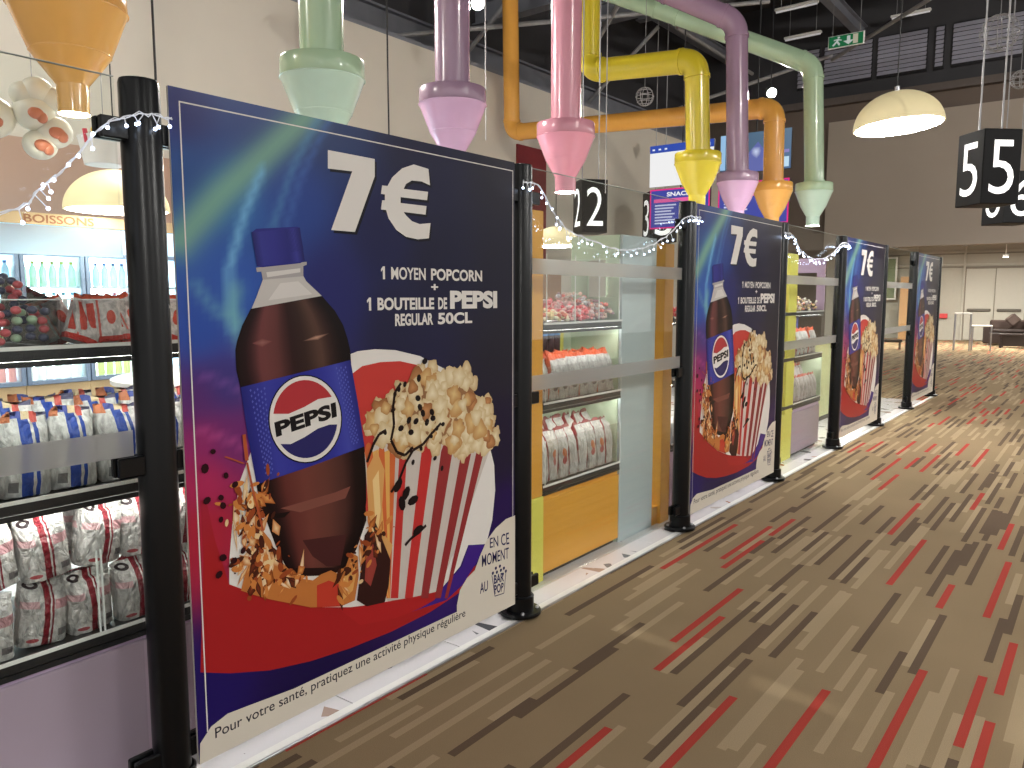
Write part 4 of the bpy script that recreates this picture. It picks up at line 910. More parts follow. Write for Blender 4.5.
mb_blue = bagmat('blue_stripe_bag', (218,218,216), [(0.34,0.56,0,1,(34,70,160)),(0.62,0.7,0,1,(34,70,160)),(0.1,0.28,0.08,0.2,(120,120,122)),(0.0,0.2,0.88,1.01,(200,120,80)),(0.2,0.42,0.92,1.01,(70,84,160)),(0.42,0.6,0.9,1.01,(206,186,150)),(0.6,0.74,0.86,1.01,(196,80,70)),(0.74,1.01,0.92,1.01,(80,80,110))], [])
mb_redw = bagmat('red_edged_bag', (216,212,208), [(0.0,0.09,0,1,(150,34,44)),(0.9,1.01,0,1,(150,34,44)),(0,1,0.93,1.01,(140,60,60))], [(0.45,0.5,0.17,0.09,(206,110,60)),(0.45,0.36,0.17,0.08,(176,60,60))])
mb_plain = bagmat('plain_red_edged_bag', (216,212,208), [(0.0,0.09,0,1,(150,34,44)),(0.9,1.01,0,1,(150,34,44)),(0,1,0.93,1.01,(140,60,60))])
mb_or = bagmat('orange_topped_bag', (214,212,212), [(0.0,0.08,0,1,(204,84,48)),(0,1,0.85,1.01,(216,88,48))], [(0.5,0.28,0.2,0.07,(96,92,96)),(0.5,0.5,0.14,0.05,(180,176,178))])
mb_grey = bagmat('silver_bag', (196,188,186), [(0,1,0.9,1.01,(190,80,60)),(0.44,0.5,0,1,(160,140,140))])
mb_packet = bagmat('sweet_packet', (248,238,236), [(0,1,0.0,0.12,(216,60,48)),(0,1,0.88,1.01,(232,90,50)),(0.1,0.3,0.2,0.8,(224,84,70)),(0.36,0.42,0.12,0.88,(228,110,100))], [(0.72,0.5,0.12,0.14,(232,96,80))])
def bag_mesh(name, w, d, h, mat, seed):
    R = random.Random(seed); n = 18; prof = ((0,0.72,0.96),(0.03,0.95,1),(0.2,1,1),(0.45,1,0.98),(0.68,0.95,0.98),(0.84,0.62,0.99),(0.93,0.2,1),(1.0,0.08,1))
    vs = []; fs = []; lean = R.uniform(-0.12,0.12)*d; tw = R.uniform(-0.2,0.2)*d
    for j, (z, dd, ww) in enumerate(prof):
        for i in range(n):
            t = 2*math.pi*i/n; c, s = math.cos(t), math.sin(t)
            y = math.copysign(abs(c)**0.55, c)*w/2*ww*R.uniform(0.97,1.03); x = math.copysign(abs(s)**0.7, s)*d/2*dd*R.uniform(0.86,1.1)
            zz = z*h + (R.uniform(-0.03,0.03)*h if z > 0.8 else 0) + (0.03*h*math.sin(3*c+seed) if z > 0.9 else 0)
            vs.append((x+lean*z*z+tw*z*z*c, y, zz))
    m = len(prof)
    for j in range(m-1):
        for i in range(n): fs.append((j*n+i, j*n+(i+1)%n, (j+1)*n+(i+1)%n, (j+1)*n+i))
    fs += [tuple(range(n-1,-1,-1)), tuple(range((m-1)*n, m*n))]
    g = G(); g.add(vs, fs); return g.mesh(name, mat, True)
def bags(name, mat, w, d, h, nvar=3):
    return [bag_mesh(name, w, d, h, mat, 10*k+len(mat.name)) for k in range(nvar)]
RB = random.Random(21)
def put(name, meshes, loc, label, cat, group, rot=(0,0,0), sc=None):
    o = link(name, RB.choice(meshes), None, loc); o.rotation_euler = rot
    if sc: o.scale = sc
    return tag(o, label, cat, group)
bag_red = bags('popcorn_bag', mb_red, 0.128, 0.1, 0.19); bag_blue = bags('popcorn_bag', mb_blue, 0.13, 0.11, 0.23)
bag_rw = bags('popcorn_bag', mb_redw, 0.098, 0.12, 0.275); bag_pl = bags('popcorn_bag', mb_plain, 0.098, 0.12, 0.275); bag_or = bags('snack_bag', mb_or, 0.096, 0.11, 0.25); bag_gr = bags('snack_bag', mb_grey, 0.1, 0.1, 0.3)

# ================================================================ sweet shelf units
XF = -0.18
def shelf_unit(y0, y1, label, base, ledge, shelves=(0.505,0.945,1.36), depth=0.5, back=None, bz=0.44):
    t = thing('sweet_shelf_unit', label, 'shelf unit', (XF,(y0+y1)/2,0), 0, 'sweet shelf units behind the screen')
    h = (y1-y0)/2
    bo = G().box(-depth,0,-h,h,0.03,bz,0.004).obj('base', base, t)
    G().box(-depth+0.02,-0.03,-h+0.01,h-0.01,0,0.03).obj('toe_kick', m_black_plastic, t)
    G().box(-depth,-0.012,-h,h,bz,shelves[0]-0.032).obj('ledge', ledge, t)
    for k, z in enumerate(shelves):
        sb = G().box(-depth,0.004,-h,h,z-0.034,z,0.004).obj('shelf_board', m_shelfedge, t)
        G().box(0.0045,0.0085,-h,h,z-0.004,z+0.007).obj('front_lip', m_white, sb); G().box(-0.004,0.0042,-h,h,z-0.05,z-0.0345).obj('valance', m_shelfedge, sb)
        if k: 
            G().box(-0.022,-0.008,-h+0.02,h-0.02,z-0.042,z-0.0345).obj('light_strip', m_strip, sb)  # added strip, tucked behind the valance to brighten the bags
    if back:
        G().box(-depth-0.015,-depth,-h,h,bz,shelves[-1]-0.04).obj('back_panel', back, t)
    return t, h
# A: lilac unit by the nearest post
t, h = shelf_unit(-1.5, 2.05, 'long lilac-based shelf unit behind the nearest post', m_purple, m_lilac)
ym = 0.275
for y in (-1.48, -0.7, 0.9, 2.0):
    G().cyl((-0.25,y-ym,0.5),(-0.25,y-ym,1.36),0.012,n=10).obj('upright', m_steel, t, True)
for (a, b, z0, z1) in ((-0.62,-0.105,0.512,0.7),(-0.092,0.5,0.512,0.7),(-1.4,-0.63,0.512,0.7)):
    p = G().box(0.0,0.004,a-ym,b-ym,z0,z1).obj('acrylic_front', m_acrylic, t)
    for y in (a, b): G().box(0.0,0.0045,y-ym-0.0022,y-ym+0.0022,z0,z1+0.06).obj('acrylic_edge', m_edge, p)
for a, b in ((-0.95,-0.56),(-0.555,-0.165),(-0.16,0.3)):
    bx = thing('acrylic_bin', 'clear acrylic bin %s on the lilac unit' % ('left of the jelly balls' if a < -0.9 else 'full of jelly balls' if a < -0.5 else 'full of red packets'), 'bin', (XF-0.01,(a+b)/2,1.361), 0, 'acrylic sweet bins')
    hh = (b-a)/2
    for q in ((-0.002,0.002,-hh,hh,0,0.13),(-0.4,-0.396,-hh,hh,0,0.2)): G().box(*q).obj('wall', m_acrylic, bx)
    for s in (-1,1):
        G().add([(0,s*hh,0),(0,s*(hh-0.003),0),(-0.4,s*(hh-0.003),0),(-0.4,s*hh,0),(0,s*hh,0.13),(0,s*(hh-0.003),0.13),(-0.4,s*(hh-0.003),0.21),(-0.4,s*hh,0.21)],[(0,1,2,3),(4,5,6,7),(0,1,5,4),(1,2,6,5),(2,3,7,6),(3,0,4,7)]).obj('wall', m_acrylic, bx)
    G().box(-0.001,0.0025,-hh,hh,0.13,0.133).obj('rim', m_edge, bx)
# stacked bags, two high; leaning fronts
ORD = ('first','second','third','fourth','fifth','sixth','seventh','eighth')
for r, z in ((0, 0.507), (1, 0.7)):
    for k in range(7):
        y = -0.52+0.139*k + (0.03 if r else 0)
        for dx, dp in ((-0.075, 'front'), (-0.2, 'back')):
            if dp == 'back' and r == 0: continue
            put('popcorn_bag', bag_red, (XF+dx+RB.uniform(-0.01,0.01), y, z), 'red-striped white popcorn bag, %s from left, %s of lowest shelf' % (ORD[k], 'lower front row' if not r else 'upper front row' if dp == 'front' else 'upper back row'), 'popcorn bag', 'red-striped popcorn bags', (RB.uniform(-0.13,0.13),RB.uniform(-0.06,0.1),RB.uniform(-0.25,0.25)))
for k in range(7):
    for dx, dp in ((-0.08,'front'),(-0.21,'second'),(-0.34,'third')):
        put('popcorn_bag', bag_blue, (XF+dx, -0.53+0.136*k+RB.uniform(-0.008,0.008), 0.946), 'blue-striped white popcorn bag, %s from left in the %s row' % (ORD[k], dp), 'popcorn bag', 'blue-striped popcorn bags', (RB.uniform(-0.04,0.04),RB.uniform(-0.04,0.06),RB.uniform(-0.12,0.12)), (1,1,1.0 if dp=='front' else 1.06+0.05*RB.random()))
# jelly balls
jm = [G().ball((0,0,0), 0.0135, 1, 1, 0.85, 10, 7).mesh('jelly_ball', M('jelly_'+n, c, 0.3), True) for n, c in (('green',(168,194,164)),('red',(206,96,102)),('dark',(78,80,104)))]
RJ = random.Random(5)
for i in range(11):
    for j in range(6):
        for k in range(2 if j else 4):
            y = -0.545+0.035*i+RJ.uniform(-0.008,0.008); x = XF-0.03-0.055*j+RJ.uniform(-0.01,0.01)
            z = 1.377+0.024*k+RJ.uniform(0,0.006)+(0.03*min(j,3)+0.012*j if j else 0)+0.012*math.sin(i*0.9)
            q = 0 if (i < 3 or (i > 8 and RJ.random() < 0.4)) else 1
            if RJ.random() < 0.25: q = RJ.randint(0,2)
            if i > 7 and RJ.random() < 0.4: q = 2
            o = link('jelly_ball', jm[q], None, (x,y,z))
            tag(o, '%s jelly ball heaped in the acrylic bin' % ('pale green','red','dark blue')[q], 'sweet', 'jelly balls in the bin')
# red packets
pk = bags('sweet_packet', mb_packet, 0.1, 0.035, 0.14)
for k in range(14):
    y = -0.08+0.04*(k%8)+RB.uniform(-0.01,0.01); x = XF-0.06-0.09*(k//8)-RB.uniform(0,0.05)
    put('sweet_packet', pk, (x,y,1.365), 'red and white sweet packet leaning in the top shelf bin', 'sweet packet', 'red sweet packets', (RB.uniform(-0.7,0.5),RB.uniform(-0.5,0.0),RB.uniform(-0.5,0.5)))
# B: orange unit
t, h = shelf_unit(2.17, 2.98, 'orange-based sweet shelf unit between the two nearest posters', m_orange, m_orange, depth=0.36, back=m_green, bz=0.43)
ym = 2.575
for q, mt, nm in (((-0.1,0.006,2.065-ym,2.165-ym,0.46,1.93),m_orange,'upright'),((-0.1,0.012,2.06-ym,2.168-ym,0.0,0.46),m_yellow,'plinth'),
                  ((-0.02,0.0,2.985-ym,3.42-ym,0.0,1.865),m_blue,'end_panel'),((-0.36,-0.02,3.4-ym,3.42-ym,0.0,1.865),m_green,'end_return')):
    G().box(*q, 0.003).obj(nm, mt, t)
for q in ((-0.36,-0.022,0.0,1.5),(-0.36,-0.022,1.72,1.865),(-0.36,-0.24,1.5,1.72),(-0.1,-0.022,1.5,1.72)):
    G().box(q[0],q[1],2.982-ym,3.0-ym,q[2],q[3],0.002).obj('side_panel', m_green, t)
for y in (2.6,2.82): G().box(-0.345,-0.338,y-ym,y-ym+0.05,0.95,1.31).obj('stripe', m_yellow, t)
for y in (2.2,2.47,2.72,2.95):
    p = G().box(-0.34,0.0,y-ym-0.0015,y-ym+0.0015,1.365,1.72).obj('acrylic_divider', m_acrylic, t)
    G().box(0.0,0.004,y-ym-0.003,y-ym+0.003,1.365,1.72).obj('acrylic_edge', m_edge, p)
for z0, z1 in ((0.516,0.75),(0.956,1.14)):
    p = G().box(0.009,0.012,2.18-ym,2.97-ym,z0,z1).obj('acrylic_front', m_acrylic, t)
    G().box(0.009,0.0125,2.966-ym,2.97-ym,z0,z1).obj('acrylic_edge', m_edge, p); G().box(0.009,0.0125,2.18-ym,2.184-ym,z0,z1).obj('acrylic_edge', m_edge, p)
for k in range(8):
    y = 2.225+0.098*k
    put('popcorn_bag', bag_rw if k in (1,2,5,6) else bag_pl, (XF-0.075,y,0.507), 'red-edged white popcorn bag%s, %s from left in front row above orange base' % (' with orange badge' if k in (1,2,5,6) else '', ORD[k]), 'popcorn bag', 'red-edged popcorn bags', (RB.uniform(-0.03,0.03),RB.uniform(-0.08,0.02),RB.uniform(-0.1,0.1)))
    put('popcorn_bag', bag_pl, (XF-0.22,y+0.02,0.507), 'red-edged white popcorn bag, %s from left in back row above orange base' % ORD[k], 'popcorn bag', 'red-edged popcorn bags', (0,RB.uniform(-0.05,0.05),RB.uniform(-0.1,0.1)), (1,1,1.1))
    put('snack_bag', bag_or, (XF-0.07,y-0.005,0.947), 'orange-topped white snack bag, %s from left in front row of orange unit' % ORD[k], 'snack bag', 'orange-topped snack bags', (RB.uniform(-0.05,0.05),RB.uniform(-0.05,0.05),RB.uniform(-0.15,0.15)))
    put('snack_bag', bag_or, (XF-0.2,y+0.015,0.947), 'orange-topped white snack bag, %s from left in back row of orange unit' % ORD[k], 'snack bag', 'orange-topped snack bags', (0,0,RB.uniform(-0.1,0.1)), (1,1,0.97))
# snack tubes with blue caps standing at the back of the middle shelf on a riser
m_tube = M('dark_snack_tube', (58,34,46), 0.35, var=0.2); m_cap = M('blue_cap', (70,130,190), 0.35); m_capw = M('white_cap', (226,230,235), 0.4)
ri = tag(G().box(XF-0.34,XF-0.26,2.42,2.78,0.946,1.154,0.003).obj('riser', m_white), 'white riser block carrying the snack tubes', 'riser')
tb = None
for k in range(5):
    lb = 'dark snack tube with blue and white cap on the orange unit'
    if tb is None:
        tb = thing('snack_tube', lb, 'snack tube', (XF-0.3,2.46+0.066*k,1.1545), 0, 'snack tubes')
        G().lathe([(0.029,0),(0.03,0.003),(0.03,0.12)], 20).obj('tube', m_tube, tb, True); G().lathe([(0.031,0.12),(0.031,0.145)], 20).obj('band', m_cap, tb, True); G().lathe([(0.0315,0.145),(0.0315,0.162),(0.029,0.165)], 20).obj('lid', m_capw, tb, True)
    else: dup(tb, (XF-0.3,2.46+0.066*k,1.1545))
# heaps of small sweets
def heap(y0, y1, z, cols, label, seed, n=260, x0=XF-0.32, x1=XF-0.02, hgt=0.1):
    R = random.Random(seed); g = Art(); vs = []; fs = []; cs = []
    for i in range(n):
        x = R.uniform(x0,x1); y = R.uniform(y0,y1); zz = z+0.012+hgt*R.random()*(0.5+0.5*(x1-x)/(x1-x0)); r = R.uniform(0.009,0.016); c = R.choice(cols)
        g2 = G().ball((x,y,zz), r, 1, R.uniform(0.8,1.6), 0.8, 6, 4); o = len(vs); vs += g2.v; fs += [tuple(k+o for k in f) for f in g2.f]; cs += [c]*len(g2.v)
    A = Art(); A.v = vs; A.f = fs; A.c = cs
    # colours live on the mesh, one per sweet
    me = bpy.data.meshes.new('sweets'); me.from_pydata(vs, [], fs); me.materials.append(m_print_dull)
    at = me.color_attributes.new('Col','FLOAT_COLOR','POINT')
    for i, c in enumerate(cs): at.data[i].color = (*lin(c),1)
    return stuff(tag(link('sweets', me), label, 'sweets'))
heap(2.2,2.46,1.362,[(246,230,180),(246,214,200),(236,140,124),(250,240,214)],'yellow and red small sweets heaped on the orange unit',1,240,hgt=0.08)
heap(2.48,2.71,1.362,[(246,150,158),(250,190,190),(236,100,108),(250,226,226)],'pink small sweets heaped on the orange unit',2,240,hgt=0.12)
heap(2.73,2.95,1.362,[(214,180,172),(244,214,200),(190,156,164),(244,140,130),(236,236,240)],'mixed wrapped sweets heaped beside the mint side panel',3,260,hgt=0.16)
# C: unit behind the second poster
t, h = shelf_unit(3.68, 5.55, 'sweet shelf unit with orange upright behind the second poster', m_lilac, m_lilac, depth=0.4)
G().box(-0.08,0.02,3.5-4.615,3.63-4.615,0,1.84,0.003).obj('upright', m_orange, t); G().box(-0.08,0.0,3.42-4.615,3.5-4.615,0,0.12,0.003).obj('plinth', m_orange, t)
heap(3.7,4.0,1.362,[(226,70,80),(240,130,130)],'bright red sweets heaped behind the second poster',4,120,hgt=0.08)
tg = thing('potted_plant', 'dark green potted plant between pale blue panel and orange upright', 'plant', (-1.0,4.15,0))
G().lathe([(0.12,0),(0.16,0.3),(0.15,0.31)],20).obj('pot', m_white, tg, True)
m_leaf = M('dark_leaf', (46,72,44), 0.5, var=0.3); RL = random.Random(9)
for k in range(40):
    a = RL.uniform(0,6.28); zb = RL.uniform(0.3,0.8); l = RL.uniform(0.12,0.22); d = Vector((math.cos(a),math.sin(a),RL.uniform(0.1,0.9))).normalized(); s = d.cross(Vector((0,0,1))).normalized()*0.035; b0 = Vector((0.02*math.cos(a),0.02*math.sin(a),zb))
    G().add([b0, b0+d*l*0.5+s+Vector((0,0,0.01)), b0+d*l, b0+d*l*0.5-s+Vector((0,0,0.01)), b0+d*l*0.5-Vector((0,0,0.006))],[(0,1,4),(1,2,4),(2,3,4),(3,0,4)]).obj('leaf', m_leaf, tg)
G().cyl((0,0,0.25),(0,0,0.85),0.015,n=8).obj('stem', m_leaf, tg)
# D: yellow and lilac unit
t, h = shelf_unit(6.2, 7.06, 'lilac-based sweet shelf unit with yellow upright left of the third poster', m_purple, m_lilac, depth=0.36, bz=0.42)
ym = 6.63
G().box(-0.36,0.0,5.6-ym,6.2-ym,0.0,0.43,0.003).obj('yellow_base', m_yellow, t); G().box(-0.06,0.0,6.0-ym,6.22-ym,0.43,1.885,0.003).obj('upright', m_yellow, t)
for z in (0.475,0.915,1.33): G().box(-0.36,0.004,5.6-ym,6.2-ym,z,z+0.03,0.003).obj('shelf_board', m_shelfedge, t)
for q in ((-0.36,-0.0,0.5,0.9),(-0.36,-0.0,1.74,1.885),(-0.36,-0.29,1.37,1.74),(-0.08,-0.0,1.37,1.74)):
    G().box(q[0],q[1],7.062-ym,7.08-ym,q[2],q[3],0.002).obj('side_panel', m_lilac if q[2] > 1 else m_green, t)
for k in range(6):
    for r, nm in ((0,'front'),(1,'back')):
        put('snack_bag', bag_gr, (XF-0.07-0.13*r,6.46+0.102*k,0.507), 'silver snack bag, %s from left in %s row above the far lilac base' % (ORD[k], nm), 'snack bag', 'silver snack bags', (0,0,RB.uniform(-0.1,0.1)),(1,1,0.8 if not r else 1.1))
    put('snack_bag', bag_or, (XF-0.08,6.3+0.12*k,0.947), 'orange-topped snack bag, %s from left, middle shelf beside the third poster' % ORD[k], 'snack bag', 'far orange-topped snack bags', (0,0,RB.uniform(-0.1,0.1)))
for k in range(4): put('snack_bag', bag_gr, (XF-0.08,5.7+0.1*k,0.507), 'silver snack bag, %s from left above the lemon yellow base' % ORD[k], 'snack bag', 'silver snack bags', (0,0,RB.uniform(-0.1,0.1)))
heap(5.65,6.0,1.362,[(232,90,120),(240,200,90),(220,80,70),(240,230,230)],'pink and yellow sweets heaped before the yellow upright',5,140,hgt=0.14)
heap(6.25,7.0,1.362,[(226,200,150),(220,150,130),(190,170,170),(240,235,225),(120,110,120)],'mixed sweets heaped below the lilac side panel',6,260,hgt=0.16)
tag(G().box(XF-0.34,XF-0.2,6.72,6.92,0.947,1.3,0.004).obj('carton', M('blue_carton',(70,76,150),0.5)), 'blue carton standing on the lilac-based unit', 'carton')
# E: mint cabinet further along
t = thing('mint_cabinet', 'pale mint cabinet standing past the lilac-based shelf unit', 'cabinet', (-0.9,8.6,0))
G().box(-0.4,0.3,-0.5,0.5,0.06,0.95,0.006).obj('body', M('pale_mint',(206,210,160),0.5), t); G().box(-0.42,0.32,-0.52,0.52,0.95,0.99,0.006).obj('top', m_white, t); G().box(-0.38,0.28,-0.48,0.48,0,0.06).obj('toe_kick', m_black_plastic, t)

# ================================================================ drinks fridges along the cream wall
m_fr = M('fridge_white', (196,214,226), 0.4); m_header = M('fridge_header', (186,216,240), 0.4, emit=1.0); m_fback = M('fridge_light_panel', (226,244,255), 0.5, emit=L_FRIDGE)
m_frame = M('fridge_door_frame', (120,140,168), 0.4)
bcol = [(214,110,110),(120,190,220),(190,210,90),(230,160,70),(90,130,200),(235,240,245),(110,200,170)]
btl = []
for i, c in enumerate(bcol):
    m = M('drink_%d' % i, tuple(min(255,int(x*0.55+110)) for x in c), 0.25, emit=0.5); pr = [(0.03,0),(0.033,0.01),(0.033,0.13),(0.028,0.16),(0.013,0.19),(0.013,0.205)]  # bottle colour glows, standing in for the fridge back-light
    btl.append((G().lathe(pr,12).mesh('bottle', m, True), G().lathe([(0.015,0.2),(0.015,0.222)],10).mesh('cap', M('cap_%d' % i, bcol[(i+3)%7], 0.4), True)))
nmz = ['leftmost','second','third','fourth','last']
cn = ['coral','light blue','lime','orange','blue','white','teal']
Rf = random.Random(2)
for d in range(5):
    y0 = 0.64+0.55*d
    t = thing('drinks_fridge', 'lit white drinks fridge, %s in the row along the cream wall' % nmz[d], 'fridge', (-5.45,y0+0.275,0), 0, 'drinks fridges')
    G().box(-0.7,0.0,-0.274,0.274,0.0,0.72,0.004).obj('plinth', m_wood, t)
    for q in ((-0.7,0,-0.274,-0.245,0.72,1.9),(-0.7,0,0.245,0.274,0.72,1.9),(-0.7,0,-0.274,0.274,1.88,1.9)): G().box(*q).obj('wall', m_fr, t)
    G().box(-0.7,-0.68,-0.274,0.274,0.72,1.9).obj('light_panel', m_fback, t)
    G().box(-0.7,0.02,-0.274,0.274,1.9,2.13,0.006).obj('header', m_header, t)
    for k in range(4): G().box(-0.66,-0.05,-0.245,0.245,0.74+0.28*k,0.755+0.28*k).obj('shelf', m_fr, t)
    dr = G().box(0.004,0.012,-0.235,0.235,0.76,1.86).obj('door', m_glass, t)
    for q in ((-0.27,-0.235,0.72,1.9),(0.235,0.27,0.72,1.9),(-0.235,0.235,0.72,0.76),(-0.235,0.235,1.86,1.9)): G().box(0.0,0.03,*q,0.004).obj('door_frame', m_frame, dr)
    G().box(0.03,0.05,0.2,0.225,1.2,1.5,0.005).obj('handle', m_steel, dr)
    if d > 3: continue
    for k in range(4):
        ci = Rf.randint(0,6)
        for b in range(6):
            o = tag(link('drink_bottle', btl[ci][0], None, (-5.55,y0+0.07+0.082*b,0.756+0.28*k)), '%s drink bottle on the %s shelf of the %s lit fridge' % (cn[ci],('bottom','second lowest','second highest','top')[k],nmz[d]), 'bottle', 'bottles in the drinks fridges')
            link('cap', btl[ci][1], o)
t = thing('drinks_sign', 'cream board lettered BOISSONS above the drinks fridges', 'sign', (-5.4,2.0,2.132))
G().box(-0.04,0.0,-1.4,1.45,0,0.1,0.003).obj('board', m_wood, t)
vs, fs = text_mesh('BOISSONS', 0.02)
x1 = max(p[0] for p in vs); y1 = max(p[1] for p in vs)
G().add([(0.004,-0.22+p[0]/x1*0.6,0.015+p[1]/y1*0.07) for p in vs], fs).obj('lettering', M('brown_lettering',(150,100,70),0.6), t)
# fluted counter with boxes
t = thing('fluted_counter', 'round counter with lilac fluted front and white top', 'counter', (-3.9,2.55,0))
g = G(); n = 72; ring = []
for i in range(n):
    a = 2*math.pi*i/n; r = 0.68+0.018*abs(math.sin(i*math.pi/2*1.0+0.3))*(1 if i%2 else 0.2)
    ring.append((r*math.cos(a), r*math.sin(a)))
g.add([(x,y,0.0) for x,y in ring]+[(x,y,0.8) for x,y in ring], [(i,(i+1)%n,n+(i+1)%n,n+i) for i in range(n)]); g.obj('fluted_front', M('fluted_lilac',(204,196,214),0.5), t)
G().lathe([(0.73,0.8),(0.74,0.81),(0.74,0.84),(0.72,0.85)], 64).obj('worktop', m_white, t, True)
for k, (dy, z, lb) in enumerate(((-0.25,0.852,'lower blue carton on the round white counter'),(-0.25,0.975,'upper blue carton stacked on the round white counter'))):
    tag(G().box(-3.45,-3.3,2.55+dy,2.72+dy,z,z+0.12,0.004).obj('carton', M('royal_blue_carton',(64,84,190),0.5)), lb, 'carton', 'blue cartons')
# back counter units and wall shelving seen through the second pane
m_brownbox = M('brown_cabinet',(150,112,78),0.6,var=0.15); m_darkbox = M('dark_cabinet',(70,60,60),0.6)
for k in range(7):
    y = 5.0+0.8*k
    t = thing('wall_cabinet', 'beige wall cabinet with %s door, number %s from the fridges' % (('brown','dark','pale wood')[k%3], ('one','two','three','four','five','six','seven')[k]), 'cabinet', (-5.9,y+0.39,0), 0, 'cabinets along the cream wall')
    G().box(-0.28,0.2,-0.385,0.385,0,1.95,0.005).obj('body', M('beige_carcass',(190,176,158),0.6), t)
    d = G().box(0.201,0.22,-0.35,0.35,1.0,1.9,0.004).obj('door', (m_brownbox,m_darkbox,m_wood)[k%3], t); G().box(0.221,0.24,0.28,0.3,1.3,1.5,0.003).obj('handle', m_white, d)
    d = G().box(0.201,0.22,-0.35,0.35,0.05,0.96,0.004).obj('door', m_wood, t); G().box(0.221,0.24,0.28,0.3,0.6,0.8,0.003).obj('handle', m_steel, d)
# hanging popcorn ornament and cup
m_pop = M('white_popcorn_ornament',(228,226,212),0.5); m_toffee = M('toffee_heart',(196,120,90),0.35)
t = thing('popcorn_ornament', 'giant white popcorn ornament with toffee hearts below the orange funnel', 'ornament', (-2.495,0.745,2.31))
cm = Vector((2.155,-1.146,1.5)); vdir = (cm-Vector((-2.495,0.745,2.41))).normalized(); sx = Vector((0,0,1)).cross(vdir).normalized(); sz = vdir.cross(sx)
for a, b, r in ((-0.2,0.02,0.12),(0.0,0.06,0.1),(0.09,-0.03,0.09),(0.02,-0.1,0.085),(-0.04,0.15,0.07),(0.02,0.17,0.08),(0.08,0.14,0.07)):
    c = sx*a+sz*(b+0.1); G().ball(c, r, 1, 1, 0.92, 20, 14).obj('lobe', m_pop, t, True)
    if r > 0.08 and b < 0.1:
        c2 = c+vdir*(r*0.84)+sx*(0.012); G().ball(c2, 0.036, 0.7, 1.2, 0.9, 12, 8).ball(c2+sx*0.025-sz*0.02, 0.028, 0.7, 1.0, 1.1, 12, 8).obj('heart', m_toffee, t, True)
G().cyl((0,0,0.3),(0,0,6.69),0.003,n=5).obj('cable', m_beam_l, t)
t = thing('cup_ornament', 'hanging white cup ornament with green straw left of the nearest post', 'ornament', (-3.016,1.361,2.33))
G().lathe([(0.12,0),(0.15,0.16),(0.155,0.17),(0.14,0.175)], 28).obj('cup', m_white, t, True)
G().cyl((0.02,-0.03,0.15),(0.09,-0.07,0.24),0.012,n=10).obj('straw', M('green_straw',(40,130,80),0.4), t, True)
G().cyl((0.05,-0.13,0.12),(0.05,-0.14,0.2),0.014,n=10).obj('stick', M('red_stick',(200,60,80),0.4), t, True); G().ball((0.06,-0.09,0.2),0.018,n=10,m=8).obj('bead', M('yellow_bead',(220,190,60),0.4), t, True)
G().cyl((0,0,0.17),(0,0,6.67),0.003,n=5).obj('cable', m_beam_l, t)

# ================================================================ far end of the hall
m_leather = M('dark_brown_leather',(34,24,22),0.45,var=0.15); m_cush = M('brown_cushion',(52,36,30),0.8)
def sofa(loc, w, label):
    t = thing('sofa', label, 'sofa', loc, 0, 'dark sofas at the far end')
    G().box(-w/2,w/2,-0.35,0.4,0.06,0.4,0.03).obj('base', m_leather, t); G().box(-w/2,w/2,0.25,0.45,0.4,0.78,0.04).obj('backrest', m_cush, t)
    for s in (-1,1): G().box(s*w/2-0.1,s*w/2+0.1,-0.36,0.42,0.06,0.62,0.04).obj('armrest', m_leather, t)
    for k in range(2): G().box(-w/2+0.12+k*(w-0.24)/2,-w/2+0.11+(k+1)*(w-0.24)/2,-0.34,0.24,0.4,0.5,0.03).obj('seat_cushion', m_leather, t)
    for sx_ in (-1,1):
        for sy in (-0.3,0.36): G().cyl((sx_*(w/2-0.05),sy,0),(sx_*(w/2-0.05),sy,0.07),0.025,n=8).obj('foot', m_steel, t)
    return t
sofa((0.0,27.6,0), 2.0, 'dark brown leather sofa before the far doors, left of the pair')
sofa((2.4,27.6,0), 2.0, 'dark brown leather sofa at the right edge of the far end')
def cush(loc, label):
    o = G().box(-0.17,0.17,-0.06,0.06,-0.17,0.17,0.05).obj('cushion', m_cush); o.location = loc; o.rotation_euler = (-0.25,math.pi/4,0); tag(o, label, 'cushion', 'cushions on the far sofas')
cush((-0.36,27.68,0.78), 'brown square cushion standing on its corner on the left far sofa'); cush((0.2,27.7,0.76), 'second brown cushion leaning on the backrest of the left far sofa')
t = thing('coffee_table', 'low dark rectangular table in front of the far sofa', 'table', (0.0,26.3,0))
G().box(-0.55,0.55,-0.3,0.3,0.36,0.42,0.01).obj('top', m_leather, t)
for a in (-0.5,0.5):
    for b in (-0.26,0.26): G().box(a-0.03,a+0.03,b-0.03,b+0.03,0,0.36,0.005).obj('leg', m_leather, t)
G().box(-0.5,0.5,-0.27,-0.25,0.06,0.36,0.004).obj('apron', m_leather, t)
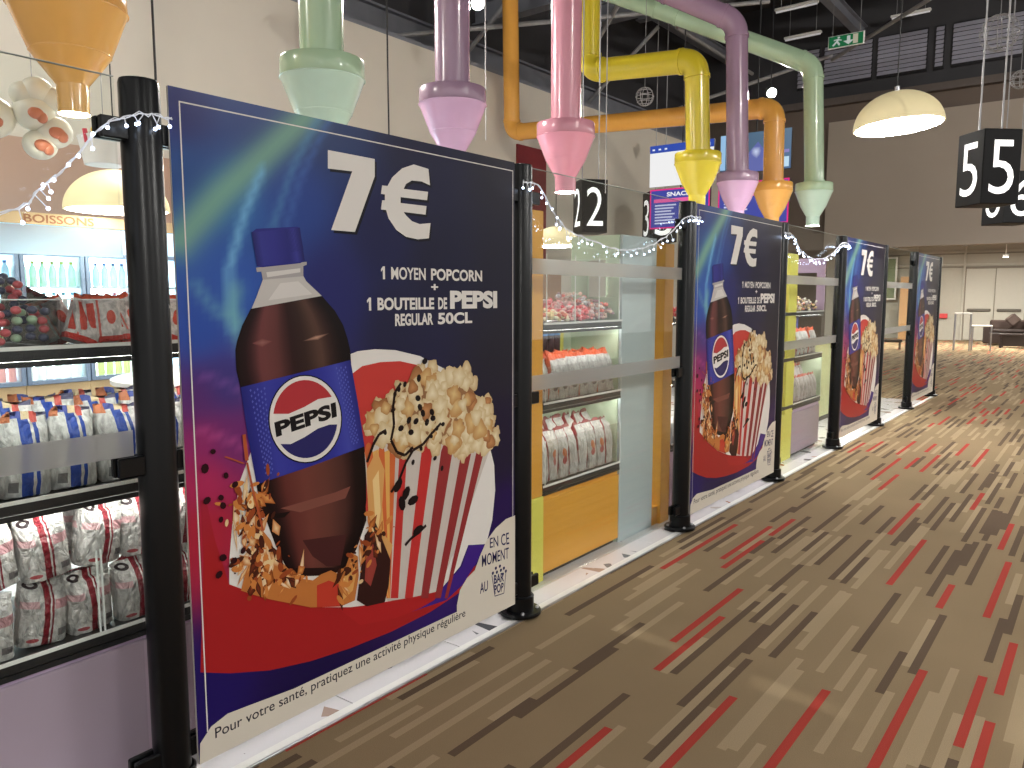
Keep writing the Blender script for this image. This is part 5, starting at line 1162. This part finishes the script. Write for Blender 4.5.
def frame_table(loc, w, h, label):
    t = thing('chrome_stand', label, 'stand', loc, 0.1, 'slim chrome stands')
    G().box(-w/2,w/2,-0.25,0.25,h-0.03,h,0.006).obj('top', m_white, t)
    for a in (-1,1):
        for b in (-1,1): G().cyl((a*w*0.46,b*0.22,0),(a*w*0.46,b*0.22,h-0.03),0.018,n=8).obj('leg', m_steel, t, True)
    for a in (-1,1): G().cyl((a*w*0.46,-0.22,0.3),(a*w*0.46,0.22,0.3),0.012,n=8).obj('stretcher', m_steel, t, True)
frame_table((-1.25,24.2,0), 0.42, 1.05, 'tall slim chrome stand left of the far sofa'); frame_table((-0.82,24.6,0), 0.5, 0.7, 'low slim chrome stand directly beside the far sofa')
tag(G().box(-2.75,-2.5,29.9,29.95,0.75,0.92,0.01).obj('wall_box', M('red_box',(190,60,62),0.5)), 'small red box on the far wall behind the stands', 'box')
t = thing('bench', 'small dark low bench seen through the last clear pane', 'bench', (-2.95,23.5,0), 0.2)
G().box(-0.3,0.3,-0.12,0.12,0.2,0.28,0.02).obj('seat', m_leather, t)
for a in (-0.24,0.24): G().box(a-0.03,a+0.03,-0.1,0.1,0,0.2,0.005).obj('leg', m_leather, t)
t = thing('display_board', 'green display board with pale frame seen through the last clear pane', 'board', (-4.9,29.7,1.4))
G().box(-0.75,0.75,0,0.05,0,1.5,0.01).obj('frame', m_white, t); G().box(-0.7,0.7,-0.012,0,0.05,1.45).obj('picture', M('green_display',(108,122,90),0.6,var=0.4,scale=4), t); G().box(-0.04,0.04,0.0,0.05,-1.4,0).obj('stand', m_steel, t)
tag(G().box(-3.95,-3.6,29.4,29.7,0,2.2,0.01).obj('column_clad', M('tan_column',(190,146,100),0.6)), 'tan clad column beside the green display board', 'column')
# round lamp spot on the far lintel recess
t = thing('downlight', 'small bright downlight above the far doors', 'lamp', (-0.75,28.5,2.76))
G().lathe([(0.08,0),(0.09,0.02),(0.09,0.08)],20).obj('housing', m_white, t, True); G().lathe([(0.001,-0.002),(0.07,-0.002),(0.07,0.0),(0.001,0.0)],20,cap=False).obj('lens', M('downlight_lens',(255,248,235),0.4,emit=50.0), t); G().cyl((0,0,0.08),(0,0,0.74),0.01,n=6).obj('stem', m_white, t)
